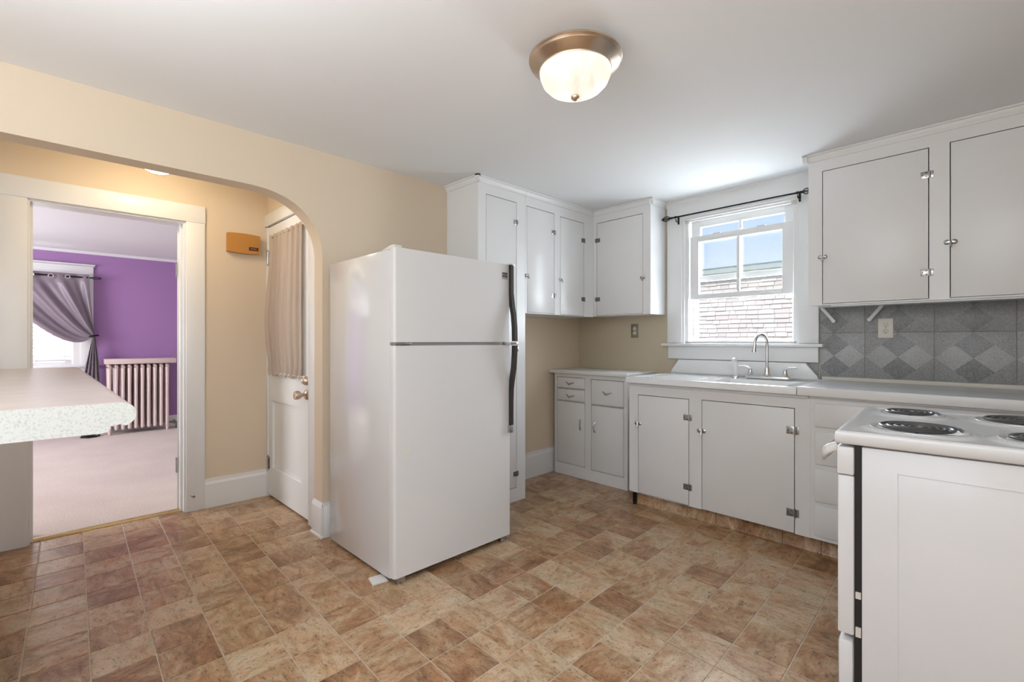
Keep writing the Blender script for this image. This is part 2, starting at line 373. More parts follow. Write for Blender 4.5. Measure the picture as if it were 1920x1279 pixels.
# sheared tile outline around its centre
def tcorner(i, j):    # grid node
    a = TX0+TDX*i; b = TY0+TDY*j   # X + TSX*Y = a ; Y + TSY*X = b
    det = 1-TSX*TSY; return ((a-TSX*b)/det, (b-TSY*a)/det)
c00, c10, c01, c11 = tcorner(0, 0), tcorner(1, 0), tcorner(0, 1), tcorner(1, 1)
cen = ((c00[0]+c11[0])/2, (c00[1]+c11[1])/2)
def inset(c, k): return (cen[0]+(c[0]-cen[0])*k, cen[1]+(c[1]-cen[1])*k)
def tile_geo(mb, dx=0, dy=0):
    lay = [(-.0025, .974), (-.0008, .974), (0, .955)]
    R = [[mb.bm.verts.new((inset(c, k)[0]-cen[0]+dx, inset(c, k)[1]-cen[1]+dy, z)) for c in (c00, c10, c11, c01)] for z, k in lay]
    for A, B in zip(R, R[1:]):
        for k in range(4): mb.bm.faces.new((A[k], A[(k+1) % 4], B[(k+1) % 4], B[k]))
    mb.bm.faces.new(R[-1])
tile_geo(tm); tile_me = finish_mesh('floor_tile', tm, M['tile'], smooth=False)
cells = []
fwd = (-math.sin(FWD), math.cos(FWD)); rgt = (math.cos(FWD), math.sin(FWD))
for i in range(-20, 16):
    for j in range(-14, 24):
        p = tcorner(i+.5, j+.5)
        if not (-4.17 < p[0] < 1.27 and -2.12 < p[1] < 3.76): continue
        if p[0] < -2.99 and (p[1] > 1.33 or p[1] < -1.55): continue
        z = p[0]*fwd[0]+p[1]*fwd[1]; l = p[0]*rgt[0]+p[1]*rgt[1]
        vis = z > .3 and abs(l/z) < 1.16 and 1.209/z < .80
        # hidden behind refrigerator / stove / cabinets
        if -2.85 < p[0] < -2.1 and 1.3 < p[1] < 2.0: vis = False
        if p[0] < -2.56 and 2.2 < p[1] < 2.6: vis = False
        if p[1] > 3.25 and p[0] > -2.1: vis = False
        cells.append((0 if vis else 1, z if z > 0 else 99-z, p))
cells.sort(key=lambda c: c[:2])
for c in cells[:300]:
    o = bpy.data.objects.new('floor_tile', tile_me); COL.objects.link(o); o.parent = fl; o.location = (c[2][0], c[2][1], 0)
rest = MB()
for c in cells[300:]: tile_geo(rest, c[2][0], c[2][1])
part('far_floor_tiles', rest, M['tile'], fl, kind='stuff', smooth=False)

def gbox(*a, **k): return MB().box(*a, **k)
struct('floor', gbox(-8.32, -4.088, -2.6, 2.6, -.06, .008), M['carpet'], smooth=False)
single('threshold_strip', MB().poly([(-4.108, -.052, .006), (-4.100, -.052, .013), (-4.080, -.052, .013), (-4.070, -.052, .001), (-4.108, -.052, .001)], (0, .783, 0)), M['gold'],
       'thin brass strip across the doorway between carpet and tile floor', 'threshold', (-4.088, -.05, 0))
struct('ceiling', gbox(-4.16, 1.40, -2.3, 4.0, CEIL, CEIL+.08), M['ceiling'], smooth=False)
struct('ceiling', gbox(-8.32, -4.16, -2.6, 2.6, 2.357, 2.45), M['ceiling_purple'], smooth=False)

# arch wall
arch = [(1.232, 0), (1.232, 1.72)]
cy, cz, ry, rz = .79, 1.72, .442, .358
for k in range(1, 25):
    a = (PI/2)*k/24; arch.append((cy+ry*math.cos(a)**.80, cz+rz*math.sin(a)**.95))
left = [(2*(-.12)-y, z) for y, z in arch[::-1]]
outline = [(-2.2, 0), (-2.2, CEIL), (3.85, CEIL), (3.85, 0)] + arch + left
struct('wall_left', MB().poly([(-3.02, y, z) for y, z in outline], (.12, 0, 0)), M['beige'], smooth=True)
# window wall with its opening (frame FW)
WX0, WX1, WZ0, WZ1 = -1.812, -.953, 1.19, 2.215
wb = MB()
for a in ((-3.1, WX0, 0, CEIL), (WX1, 1.45, 0, CEIL), (WX0, WX1, 0, WZ0), (WX0, WX1, WZ1, CEIL)): wb.box(a[0], a[1], 3.80, 3.94, a[2], a[3])
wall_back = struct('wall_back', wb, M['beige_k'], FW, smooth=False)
# right wall with window opening, front wall with window opening (behind the camera)
def wall_open(name, axis, c0, c1, lo, hi, zt, op, m):
    b = MB(); a0, a1, z0, z1 = op
    for q in ((lo, a0, 0, zt), (a1, hi, 0, zt), (a0, a1, 0, z0), (a0, a1, z1, zt)):
        if q[1]-q[0] < 1e-4: continue
        if axis == 'x': b.box(c0, c1, q[0], q[1], q[2], q[3])
        else: b.box(q[0], q[1], c0, c1, q[2], q[3])
    return struct(name, b, m, smooth=False)
wall_open('wall_right', 'x', 1.27, 1.39, -2.2, 3.85, CEIL, (-1.25, .15, .9, 2.2), M['beige'])
wall_open('wall_front', 'y', -2.27, -2.15, -3.02, 1.27, CEIL, (-2.15, .15, .9, 2.2), M['beige'])
# hall between arch and bedroom
hall = [(-1.75, 0), (-1.75, CEIL), (1.40, CEIL), (1.40, 0), (.732, 0), (.732, 2.052), (-.052, 2.052), (-.052, 0)]
struct('wall_hall', MB().poly([(-4.16, y, z) for y, z in hall], (.14, 0, 0)), M['beige'], smooth=False)
wr = MB()
wr.box(-4.02, -3.02, 1.315, 1.43, 0, CEIL); wr.box(-4.02, -3.02, 1.27, 1.315, 2.185, CEIL)
struct('wall_hall_right', wr, M['beige'], smooth=False)
struct('wall_hall_left', gbox(-4.02, -3.02, -1.75, -1.63, 0, CEIL), M['beige'], smooth=False)
# bedroom
wall_open('wall_bedroom_far', 'x', -8.32, -8.20, -2.6, 2.6, 2.357, (-.52, .30, .92, 2.03), M['purple'])
wall_open('wall_bedroom_left', 'y', -2.6, -2.48, -8.2, -4.16, 2.357, (-7.05, -5.55, .85, 2.15), M['lilac'])
struct('wall_bedroom_right', gbox(-8.2, -4.16, 2.48, 2.6, 0, 2.357), M['lilac'], smooth=False)
struct('wall_bedroom_near', MB().box(-4.20, -4.16, .74, 2.48, 0, 2.357).box(-4.20, -4.16, -2.48, -.06, 0, 2.357).box(-4.20, -4.16, -.06, .74, 2.06, 2.357), M['lilac'], smooth=False)

# ---- trims, casings, baseboards
def baseboard(name, pts, m=M['trim']):   # profile extruded; pts: (axis, const, lo, hi, sign)
    axis, c, lo, hi, sg, h, d = pts
    prof = [(0, 0), (d, 0), (d, h*.82), (d*.55, h*.9), (d*.5, h), (0, h)]
    b = MB()
    if axis == 'x': b.poly([(c+sg*p, lo, z) for p, z in prof], (0, hi-lo, 0))
    else: b.poly([(lo, c+sg*p, z) for p, z in prof], (hi-lo, 0, 0))
    return struct(name, b, m, smooth=False)
# doorway casing to the bedroom (proud of the hall wall)
cs = MB().box(-4.02, -4.0, .732, .846, 0, 2.052, bev=.003).box(-4.02, -4.0, -.167, -.052, 0, 2.052, bev=.003).box(-4.02, -3.998, -.172, .849, 2.052, 2.174, bev=.003)
cs.box(-4.16, -4.02, .722, .732, 0, 2.052).box(-4.16, -4.02, -.052, -.042, 0, 2.052).box(-4.16, -4.02, -.042, .722, 2.040, 2.052)
cs.box(-4.105, -4.07, .709, .722, 0, 2.04).box(-4.105, -4.07, -.042, -.030, 0, 2.04)
struct('trim_1', cs, M['trim'])
# open bedroom door leaf seen edge-on
d2 = MB().box(-.78, 0, 0, .034, .012, 2.03, bev=.002)
o = single('door_2', d2, M['trim'], None, None, (0, 0, 0), Matrix.Translation((-4.125, .700, 0)) @ Matrix.Rotation(math.radians(-13), 4, 'Z'), kind='structure')
hb = MB()
for z in (.32, 1.72): hb.tube([(.004, -.003, z-.045), (.004, -.003, z+.045)], .006, 8).ball((.004, -.003, z+.05), .006, 8).ball((.004, -.003, z-.05), .006, 8)
part('hinge', hb, M['hardware'], o)
baseboard('baseboard_hall', ('x', -4.02, .846, 1.27, 1, .208, .018))
# hall door with its casing
dc = MB().box(-3.173, -3.03, 1.252, 1.30, 0, 2.095, bev=.003).box(-4.02, -3.03, 1.250, 1.30, 2.098, 2.188, bev=.003).box(-4.02, -3.985, 1.262, 1.31, 0, 2.095, bev=.003)
struct('trim_2', dc, M['trim'])
d1 = MB()
X0, X1, YF, YB, Z0, Z1 = -3.982, -3.178, 1.270, 1.305, .016, 2.092
for a in ((X0, -3.90, Z0, Z1), (-3.335, X1, Z0, Z1), (-3.90, -3.335, Z0, .236), (-3.90, -3.335, .752, .955), (-3.90, -3.335, 1.995, Z1)): d1.box(a[0], a[1], YF, YB, a[2], a[3])
d1.box(-3.90, -3.335, YF+.014, YB-.005, .236, .752)
# raised bevel field
d1.poly([(-3.90, YF+.014, .236), (-3.877, YF+.012, .259), (-3.358, YF+.012, .259), (-3.335, YF+.014, .236)], (0, .002, 0))
door1 = struct('door_1', d1, M['trim'])
part('pane', gbox(-3.90, -3.335, 1.285, 1.289, .955, 1.995), M['glass'], door1)
hb = MB()
for z in (.262, 1.856):
    hb.tube([(-3.984, 1.262, z-.048), (-3.984, 1.262, z+.048)], .007, 8)
    for q in (-.055, .055): hb.ball((-3.984, 1.262, z+q), .0075, 8)
    hb.box(-3.984, -3.955, 1.267, 1.2695, z-.045, z+.045)
part('hinge', hb, M['hardware'], door1, 'nickel butt hinges')
kb = MB().lathe((-3.235, 1.27, .85), [(.033, 0), (.034, -.006), (.028, -.012), (.013, -.016), (.012, -.036), (.022, -.042), (.029, -.054), (.030, -.068), (.026, -.080), (.012, -.082)], 1, 20)
part('door_knob', kb, M['nickel'], door1, 'round satin nickel knob', ang=50)
db = MB().lathe((-3.235, 1.27, .942), [(.030, 0), (.030, -.01), (.024, -.022), (.01, -.024)], 1, 20).box(-3.241, -3.229, 1.235, 1.248, .925, .959, bev=.002)
part('deadbolt', db, M['nickel'], door1)
part('strike_plate', gbox(-3.178, -3.168, 1.2505, 1.253, .82, .88), M['nickel'], door1)
# curtain on the door
cur = thing('door_curtain', 'beige sheer curtain gathered between two rods on the white hall door', 'curtain', (-3.63, 1.25, .95))
def cf(u, v):   # v 0 top .. 1 bottom
    z = 2.012-1.06*v
    wob = math.sin(u*2*PI*13+1.3*math.sin(v*3))*.5+.5*math.sin(u*2*PI*7.3+1)
    amp = .013*(1-.25*math.sin(PI*v))+.004
    gather = max(0, 1-abs(v-.965)/.05)
    left = -3.88-.035*math.sin(PI*min(1, v*1.06))**2*v-.012*(v > .5)
    right = -3.266
    x = left+(right-left)*u
    y = 1.251-.75*amp*wob-.045*math.sin(PI*min(v, 1))**1.5*(1-u)**1.2*v-.008*gather*math.sin(u*90)
    return (x, y, z-.008*math.cos(u*60)*(v > .97)+.01*(1-u)*v*0)
part('fabric', MB().grid(cf, 170, 60), M['sheer'], cur, ang=180)
for z in (1.992, .968):
    rod = MB().tube([(-3.91, 1.254, z), (-3.250, 1.254, z)], .005, 8).ball((-3.250, 1.254, z), .009, 8).box(-3.264, -3.254, 1.254, 1.2695, z-.006, z+.006)
    part('curtain_rod', rod, M['gold'] if z > 1.5 else M['trim'], cur)

# arch end baseboard (wraps the jamb)
bb = MB().box(-3.035, -2.885, 1.218, 1.232, 0, .19, bev=.003).box(-2.9, -2.884, 1.232, 2.16, 0, .19, bev=.003).box(-3.04, -2.88, 1.212, 1.232, 0, .02, bev=.004)
bb.poly([(-3.033, 1.220, .19), (-2.887, 1.220, .19), (-2.892, 1.230, .215), (-3.028, 1.230, .215)], (0, .002, 0)).box(-2.9, -2.892, 1.232, 2.16, .19, .215)
struct('baseboard_left', bb, M['trim'])
baseboard('baseboard_back', ('x', -2.9, 2.66, 3.79, 1, .225, .016))
baseboard('baseboard_bedroom', ('x', -8.2, .5, 2.48, 1, .16, .018))
# crown strips at the ceiling over the window
def crown(mb, axis, c, lo, hi, sg, d=.028, h=.045, z1=CEIL-.001):
    prof = [(0, z1-h), (d*.28, z1-h), (d*.28, z1-h*.72), (d*.6, z1-h*.45), (d*.62, z1-h*.28), (d, z1-h*.2), (d, z1), (0, z1)]
    if axis == 'x': mb.poly([(c+sg*p, lo, z) for p, z in prof], (0, hi-lo, 0))
    else: mb.poly([(lo, c+sg*p, z) for p, z in prof], (hi-lo, 0, 0))
    return mb
struct('trim_3', crown(MB(), 'y', 3.79, -1.955, -.835, -1), M['trim'], FW)
struct('trim_4', MB().poly([(-8.2, -2.48, 2.357), (-8.17, -2.48, 2.357), (-8.18, -2.48, 2.34), (-8.2, -2.48, 2.325)], (0, 4.96, 0)), M['ceiling_purple'])

# ================================================================ kitchen window
win = thing('window_1', None, None, (-1.385, 3.80, 1.19), FW, kind='structure')
cb = MB().box(-1.94, -1.812, 3.778, 3.80, 1.192, 2.215, bev=.002).box(-.953, -.834, 3.778, 3.80, 1.192, 2.215, bev=.002).box(-1.94, -.834, 3.776, 3.80, 2.213, 2.345, bev=.002)
cb.box(-1.812, -1.795, 3.79, 3.94, 1.19, 2.215).box(-.970, -.953, 3.79, 3.94, 1.19, 2.215).box(-1.795, -.970, 3.79, 3.94, 2.198, 2.215).box(-1.795, -.970, 3.83, 3.96, 1.165, 1.205)
cb.box(-1.795, -1.770, 3.812, 3.83, 1.205, 2.198).box(-.995, -.970, 3.812, 3.83, 1.205, 2.198).box(-1.77, -.995, 3.812, 3.83, 2.185, 2.198)
part('casing', cb, M['trim'], win)
part('window_stool', gbox(-1.975, -.802, 3.735, 3.84, 1.168, 1.19, bev=.006), M['trim'], win)
part('apron', gbox(-1.93, -.836, 3.775, 3.80, 1.062, 1.170, bev=.003), M['trim'], win)
for x0, x1, lab in ((-1.785, -1.765, 0), (-1.000, -.980, 0)):
    part('shade_bracket', gbox(x0-.006, x1+.006, 3.80, 3.812, 2.172, 2.20, bev=.002), M['ledge'], win)
def sash(name, y0, y1, x0, x1, z0, z1, st, rt, rb, mun):
    b = MB().box(x0, x0+st, y0, y1, z0, z1, bev=.003).box(x1-st, x1, y0, y1, z0, z1, bev=.003).box(x0+st, x1-st, y0, y1, z0, z0+rb, bev=.003).box(x0+st, x1-st, y0, y1, z1-rt, z1, bev=.003)
    p = part(name, b, M['trim'], win)
    ym = (y0+y1)/2
    if mun: part('muntin', gbox((x0+x1)/2-.011, (x0+x1)/2+.011, ym-.012, ym+.012, z0+rb, z1-rt, bev=.003), M['trim'], p)
    part('pane', gbox(x0+st-.004, x1-st+.004, ym-.002, ym+.002, z0+rb-.004, z1-rt+.004), M['glass'], p)
    return p
ls = sash('lower_sash', 3.832, 3.864, -1.765, -1.003, 1.547, 2.062, .072, .048, .042, True)
for x in (-1.55, -1.22): part('tilt_latch', gbox(x-.028, x+.028, 3.838, 3.855, 2.062, 2.070, bev=.002), M['ledge'], ls)
us = sash('upper_sash', 3.872, 3.904, -1.772, -.996, 1.695, 2.195, .075, .055, .045, True)
sc = MB().box(-1.765, -1.735, 3.905, 3.93, 1.205, 2.19).box(-1.03, -1.003, 3.905, 3.93, 1.205, 2.19).box(-1.735, -1.03, 3.905, 3.93, 1.205, 1.225)
part('outer_frame', sc, M['trim'], win)
part('sill', gbox(-1.83, -.93, 3.94, 4.01, 1.145, 1.185), M['trim'], win)

rodt = thing('curtain_rod', 'thin black curtain rod with open loop finials over the kitchen window', 'curtain rod', (-1.4, 3.72, 2.218), FW)
part('rod', MB().tube([(-1.87, 3.722, 2.222), (-.925, 3.722, 2.222)], .0065, 10), M['iron'], rodt)
def finial(x, sg, m='iron', y=3.722, z=2.222, parent=rodt, ax=0, L_=.075):
    b = MB()
    P = lambda a, h: (x+sg*a, y, z+h) if ax == 0 else (x, y+sg*a, z+h)
    b.tube([P(-.01, 0), P(.012, 0)], [.008, .009], 8)
    for s in (1, -1): b.tube([P(.01+L_*t_, s*.0185*math.sin(PI*t_)**.8) for t_ in [i/10 for i in range(11)]], .0035, 6)
    for s in (1, -1):
        pts = []
        for i in range(11):
            t_ = i/10; q = P(.01+L_*t_, 0); w_ = s*.0185*math.sin(PI*t_)**.8
            pts.append((q[0], q[1]+w_, q[2]) if ax == 0 else (q[0]+w_, q[1], q[2]))
        b.tube(pts, .0035, 6)
    b.ball(P(.01+L_, 0), .006, 8)
    return part('finial', b, M[m], parent)
finial(-1.87, -1); finial(-.925, 1, L_=.045)
for x in (-1.835, -.945):
    part('bracket', MB().box(x-.006, x+.006, 3.768, 3.776, 2.172, 2.232).tube([(x, 3.770, 2.185), (x, 3.735, 2.19), (x, 3.722, 2.205)], .004, 8).lathe((x, 3.722, 2.222), [(.010, -.006), (.010, .006)], 0, 10), M['iron'], rodt)

# ================================================================ cabinets
def tfY(face):  # faces -Y: u -> x, v (outward) -> -y
    return lambda u, v, z: (u, face-v, z)
def tfX(face):  # faces +X: u -> y, v -> +x
    return lambda u, v, z: (face+v, u, z)
def face_frame(mb, u0, u1, z0, z1, ops, th=.02):
    us = sorted({u0, u1}|{o[0] for o in ops}|{o[1] for o in ops}); zs = sorted({z0, z1}|{o[2] for o in ops}|{o[3] for o in ops})
    for a, b in zip(us, us[1:]):
        run = None
        for c, d in zip(zs, zs[1:]):
            mu, mz = (a+b)/2, (c+d)/2
            hole = any(o[0] < mu < o[1] and o[2] < mz < o[3] for o in ops)
            if not hole:
                if run and abs(run[1]-c) < 1e-6: run[1] = d
                else:
                    if run: mb.box(a, b, -th, 0, run[0], run[1])
                    run = [c, d]
        if run: mb.box(a, b, -th, 0, run[0], run[1])
def carcass(tf, u0, u1, z0, z1, depth, ops, top=True):
    mb = MB(tf); face_frame(mb, u0, u1, z0, z1, ops)
    t = .018
    mb.box(u0, u0+t, -depth, -.02, z0, z1); mb.box(u1-t, u1, -depth, -.02, z0, z1); mb.box(u0+t, u1-t, -depth, -depth+.01, z0, z1)
    mb.box(u0+t, u1-t, -depth+.01, -.02, z0, z0+t)
    if top: mb.box(u0+t, u1-t, -depth+.01, -.02, z1-t, z1)
    bmesh.ops.remove_doubles(mb.bm, verts=mb.bm.verts, dist=1e-5)
    return mb
def door_slab(tf, op, parent, m, name='door', gap=.0042, out=0.0, label=None):
    return part(name, MB(tf).box(op[0]+gap, op[1]-gap, -.019+out, out, op[2]+gap, op[3]-gap, bev=.0015), m, parent, label)
def hinge(tf, u, z, sg, parent, m='hardware', s=1.0, out=0.0):
    """butterfly surface hinge; sg=+1: long plate towards -u (door on the -u side)"""
    mb = MB(tf)
    mb.box(u-sg*.038*s, u-sg*.004*s, out, out+.002, z-.018*s, z+.018*s, bev=.0008)
    mb.box(u+sg*.004*s, u+sg*.016*s, out, out+.002, z-.018*s, z+.018*s, bev=.0008)
    mb.tube([(u, out+.003, z-.020*s), (u, out+.003, z+.020*s)], .0042*s, 8)
    h = part('hinge', mb, M[m], parent)
    sc_ = MB(tf)
    for du, dz in ((.014, .010), (.014, -.010), (.030, 0)): sc_.lathe((u-sg*du*s, out+.0015, z+dz*s), [(.003*s, 0), (.003*s, .0016)], 1, 8)
    part('screw', sc_, M['slot'], parent) if False else None
    # screw heads share the hinge mesh's owner
    return h, sc_
def hinges(tf, u, zs, sg, door, ms=('hardware', 'hardware'), s=1.0, out=0.0):
    for z, mm in zip(zs, ms):
        h, scb = hinge(tf, u, z, sg, door, mm, s, out)
        me = finish_mesh('hinge_screws', scb, M['slot'], ORG[door.name])
        # merge dark screw heads into the hinge as a second material
        bm = bmesh.new(); bm.from_mesh(h.data); nf = len(bm.faces); bm.from_mesh(me); bm.faces.ensure_lookup_table()
        for f in bm.faces[nf:]: f.material_index = 1
        bm.to_mesh(h.data); bm.free(); h.data.materials.append(M['slot']); bpy.data.meshes.remove(me)
def latch(tf, u, z, door, s=1.0):
    """thumb-turn cupboard latch: two rose plates with a hanging lever"""
    mb = MB(tf)
    for sgn in (-1, 1): mb.lathe((u+sgn*.013*s, 0, z), [(.0125*s, .0005), (.0125*s, .003), (.009*s, .006), (.004*s, .008)], 1, 16)
    mb.box(u-.010*s, u+.010*s, .004, .010, z-.004*s, z+.004*s)
    mb.tube([(u+.002, .010, z+.004*s), (u+.002, .014, z-.012*s), (u+.003, .020, z-.026*s)], [.004*s, .0045*s, .006*s], 8)
    return part('latch', mb, M['hardware'], door)

# --- tall cabinet beside the refrigerator
TF = tfX(-2.54)
tall = thing('tall_cabinet', 'floor-to-ceiling white cabinet standing right behind the refrigerator', 'cabinet', (-2.72, 2.41, 0))
op = (2.251, 2.562, .10, 2.256)
tb = carcass(TF, 2.178, 2.655, 0, CEIL-.002, .358, [op])
part('body', tb, M['cab'], tall)
d = door_slab(TF, op, tall, M['cab']); hinges(TF, 2.565, (2.104, 1.149, .207), 1, d, ('hardware', 'hardware', 'hinge_aged'))
part('crown', crown(crown(MB(), 'x', -2.54, 2.15, 2.655, 1), 'y', 2.178, -2.898, -2.512, -1), M['trim'], tall)
# --- upper cabinet on the left wall
up1 = thing('upper_cabinet', 'white two-door wall cabinet left of the corner, above bare tan wall', 'cabinet', (-2.72, 3.1, 1.425))
o1, o2 = (2.672, 3.004, 1.428, 2.254), (3.078, 3.404, 1.428, 2.246)
part('body', carcass(TF, 2.657, 3.541, 1.424, CEIL-.002, .358, [o1, o2]), M['cab'], up1)
d = door_slab(TF, o1, up1, M['cab']); hinges(TF, 3.004, (2.097, 1.581), 1, d); latch(TF, 2.674, 1.716, d)
d = door_slab(TF, o2, up1, M['cab']); hinges(TF, 3.404, (2.091, 1.575), 1, d, ('hinge_aged', 'hinge_aged')); latch(TF, 3.082, 1.72, d, .85)
part('crown', crown(MB(), 'x', -2.54, 2.657, 3.52, 1), M['trim'], up1)
# --- corner upper cabinet on the window wall
TFc = tfY(3.55)
up2 = thing('corner_upper_cabinet', 'white single-door wall cabinet in the corner, left of the window', 'cabinet', (-2.25, 3.67, 1.43), FW)
o1 = (-2.500, -2.032, 1.434, 2.262)
part('body', carcass(TFc, -2.538, -1.962, 1.430, CEIL-.002, .248, [o1]), M['cab'], up2)
d = door_slab(TFc, o1, up2, M['cab']); hinges(TFc, -2.500, (2.106, 1.580), -1, d, ('hinge_aged', 'hinge_aged')); latch(TFc, -2.034, 1.733, d)
part('crown', crown(crown(MB(), 'y', 3.55, -2.52, -1.934, -1), 'x', -1.962, 3.522, 3.77, 1), M['trim'], up2)
# --- right upper cabinet
TFr = tfY(3.48)
up3 = thing('upper_cabinet', 'long white wall cabinet above the grey diamond tiles, right of the window', 'cabinet', (-.1, 3.64, 1.432), FW)
o1, o2 = (-.742, -.242, 1.436, 2.258), (-.160, .345, 1.436, 2.262)
part('body', carcass(TFr, -.816, .98, 1.430, CEIL-.002, .318, [o1, o2, (.425, .925, 1.436, 2.262)]), M['cab'], up3)
d = door_slab(TFr, o1, up3, M['cab']); hinges(TFr, -.240, (2.112, 1.581), 1, d); latch(TFr, -.740, 1.727, d)
d = door_slab(TFr, o2, up3, M['cab']); hinges(TFr, .347, (2.112, 1.581), 1, d); latch(TFr, -.157, 1.733, d, 1.1)
d = door_slab(TFr, (.425, .925, 1.436, 2.262), up3, M['cab']); hinges(TFr, .927, (2.112, 1.581), 1, d); latch(TFr, .427, 1.733, d)
part('crown', crown(crown(MB(), 'y', 3.48, -.846, .98, -1), 'x', -.816, 3.452, 3.77, -1), M['trim'], up3)
part('bottom_rail', gbox(-.70, .98, 3.50, 3.52, 1.420, 1.430), M['cab'], up3)

# --- small base cabinet (frame FW)
TFs = tfY(3.377)
sc_ = thing('base_cabinet', 'small freestanding white cabinet with three drawers and two doors, in the corner', 'cabinet', (-2.45, 3.58, 0), FW)
oA, oB, oC, oD, oE = (-2.817, -2.494, .784, .886), (-2.817, -2.494, .672, .780), (-2.817, -2.494, .107, .668), (-2.431, -2.102, .664, .882), (-2.431, -2.102, .100, .660)
part('body', carcass(TFs, -2.845, -2.066, 0.002, .918, .40, [oA, oB, oC, oD, oE]), M['cab_base'], sc_)
part('top_board', MB().box(-2.882, -2.052, 3.345, 3.797, .918, .948, bev=.004), M['counter_w'], sc_)
def v_pull(tf, u, z, p, w=.047):
    mb = MB(tf).tube([(u-w, .001, z+.010), (u-w*.55, .012, z+.006), (u-w*.1, .018, z-.010), (u+w*.5, .012, z), (u+w, .002, z+.008)], [.004, .0045, .006, .0045, .003], 8)
    part('drawer_pull', mb, M['hardware'], p)
def bow_pull(tf, u, z, p, sg=1, h=.042):
    mb = MB(tf).tube([(u, .001, z-h), (u-sg*.005, .010, z-h*.8), (u-sg*.009, .020, z), (u-sg*.005, .010, z+h*.8), (u, .001, z+h)], [.007, .005, .0045, .005, .007], 8)
    part('door_pull', mb, M['hardware'], p)
for q, pu in ((oA, (-2.662, .832)), (oB, (-2.66, .717)), (oD, (-2.265, .772))):
    d = door_slab(TFs, q, sc_, M['cab_base'], 'drawer'); v_pull(TFs, pu[0], pu[1], d)
d = door_slab(TFs, oC, sc_, M['cab_base']); bow_pull(TFs, -2.547, .473, d, -1)
d = door_slab(TFs, oE, sc_, M['cab_base']); bow_pull(TFs, -2.386, .473, d, 1)
# --- sink base cabinet and drawer unit in one long run
TFb = tfY(3.12)
sb = thing('sink_cabinet', 'white base cabinet below the kitchen sink with two flat latched doors', 'cabinet', (-1.3, 3.46, 0), FW)
oA, oB = (-1.812, -1.423, .1055, .820), (-1.338, -.790, .1035, .824)
mb = carcass(TFb, -1.885, -.712, .105, .903, .66, [oA, oB], top=False)
part('body', mb, M['cab_base'], sb)
d = door_slab(TFb, oA, sb, M['cab_base'], out=.002); hinges(TFb, -1.421, (.696, .229), 1, d, ('hardware', 'hinge_aged'), 1.1, .002); latch(TFb, -1.812, .610, d, 1.1)
d = door_slab(TFb, oB, sb, M['cab_base'], out=.002); hinges(TFb, -.788, (.695, .222), 1, d, ('hardware', 'hinge_aged'), 1.2, .002); latch(TFb, -1.338, .620, d, 1.2)
part('edge_trim', MB().box(-1.888, -.72, 3.108, 3.12, .885, .905, bev=.003), M['cab_base'], sb)
part('toe_board', gbox(-1.90, -.712, 3.19, 3.20, 0.001, .105), M['slot'], sb)
db_ = thing('drawer_cabinet', 'white base cabinet with a column of four drawers, half hidden by the stove', 'cabinet', (.2, 3.46, 0), FW)
ops = [(-.722, -.29, .733, .864), (-.722, -.29, .525, .706), (-.722, -.29, .318, .497), (-.722, -.29, .127, .298)]
dd = [(-.21, .33, .127, .864), (.40, .94, .127, .864)]
mb = carcass(TFb, -.7115, 1.0, .105, .920, .66, dd, top=False)
part('body', mb, M['cab_base'], db_)
for q in ops: part('drawer', MB(TFb).box(-.690, -.30, 0, .012, q[2], q[3], bev=.005), M['cab_base'], db_)
for q in dd: door_slab(TFb, q, db_, M['cab_base'])
part('edge_trim', MB().box(-.7115, 1.0, 3.098, 3.12, .893, .903, bev=.002).box(-.7115, 1.0, 3.100, 3.12, .903, .922), M['cab_base'], db_)
part('toe_board', gbox(-.7115, 1.0, 3.19, 3.20, 0.001, .105), M['slot'], db_)
# vinyl cove pieces on the toe space
cm = MB()
cm.poly([(0, 3.189, .1), (0, 3.184, .1), (0, 3.184, .022), (0, 3.176, .008), (0, 3.150, .0012), (0, 3.150, .0002), (0, 3.189, .0002)], (.196, 0, 0))
cme = finish_mesh('cove_tile', cm, M['tile'])
for k in range(13):
    o = bpy.data.objects.new('cove_tile', cme); COL.objects.link(o); o.parent = fl; o.matrix_local = FW @ Matrix.Translation((-1.865+.1985*k, 0, 0))
single('cabinet_foot', MB().box(-1.872, -1.852, 3.150, 3.172, 0, .104), M['iron'], 'short dark metal foot under the left end of the sink cabinet', 'foot', (-1.862, 3.16, 0), FW)

# --- right countertop, splash ledge
single('countertop', MB().box(-.768, 1.02, 3.085, 3.797, .922, .950, bev=.004), [M['counter_g']], 'grey laminate countertop with pale front edge behind the stove', 'countertop', (.1, 3.4, .92), FW)
ct = bpy.data.objects['countertop']
part('front_edge', MB().box(-.769, 1.02, 3.078, 3.086, .904, .952, bev=.003), M['counter_w'], ct)
struct('trim_5', MB().box(-.815, 1.02, 3.772, 3.80, .946, .972, bev=.003), M['ledge'], FW)
# backsplash tiles, parts of the wall
splash_root = wall_back
def splash_mesh(x0, x1, z0, z1): return finish_mesh('wall_tile', MB().box(x0+.0006, x1-.0006, -.0065, 0, z0+.0006, z1-.0006, bev=.001), M['splash'])
H = .1667
mesh_lo = splash_mesh(-H, H, .955, 1.262); mesh_hi = splash_mesh(-H, H, 1.262, 1.435)
mesh_lo0 = splash_mesh(-.082, H, .955, 1.262); mesh_hi0 = splash_mesh(-.082, H, 1.262, 1.435)
for k in range(6):
    xc = -.749+.3335*k
    for me in ((mesh_lo0, mesh_hi0) if k == 0 else (mesh_lo, mesh_hi)):
        o = bpy.data.objects.new('wall_tile', me); COL.objects.link(o); o.parent = wall_back; o.location = (xc, 3.7995, 0)
sg = splash_mesh(-.09, .0, .955, 1.058)
o = bpy.data.objects.new('wall_tile', sg); COL.objects.link(o); o.parent = wall_back; o.location = (-.838, 3.7995, 0)
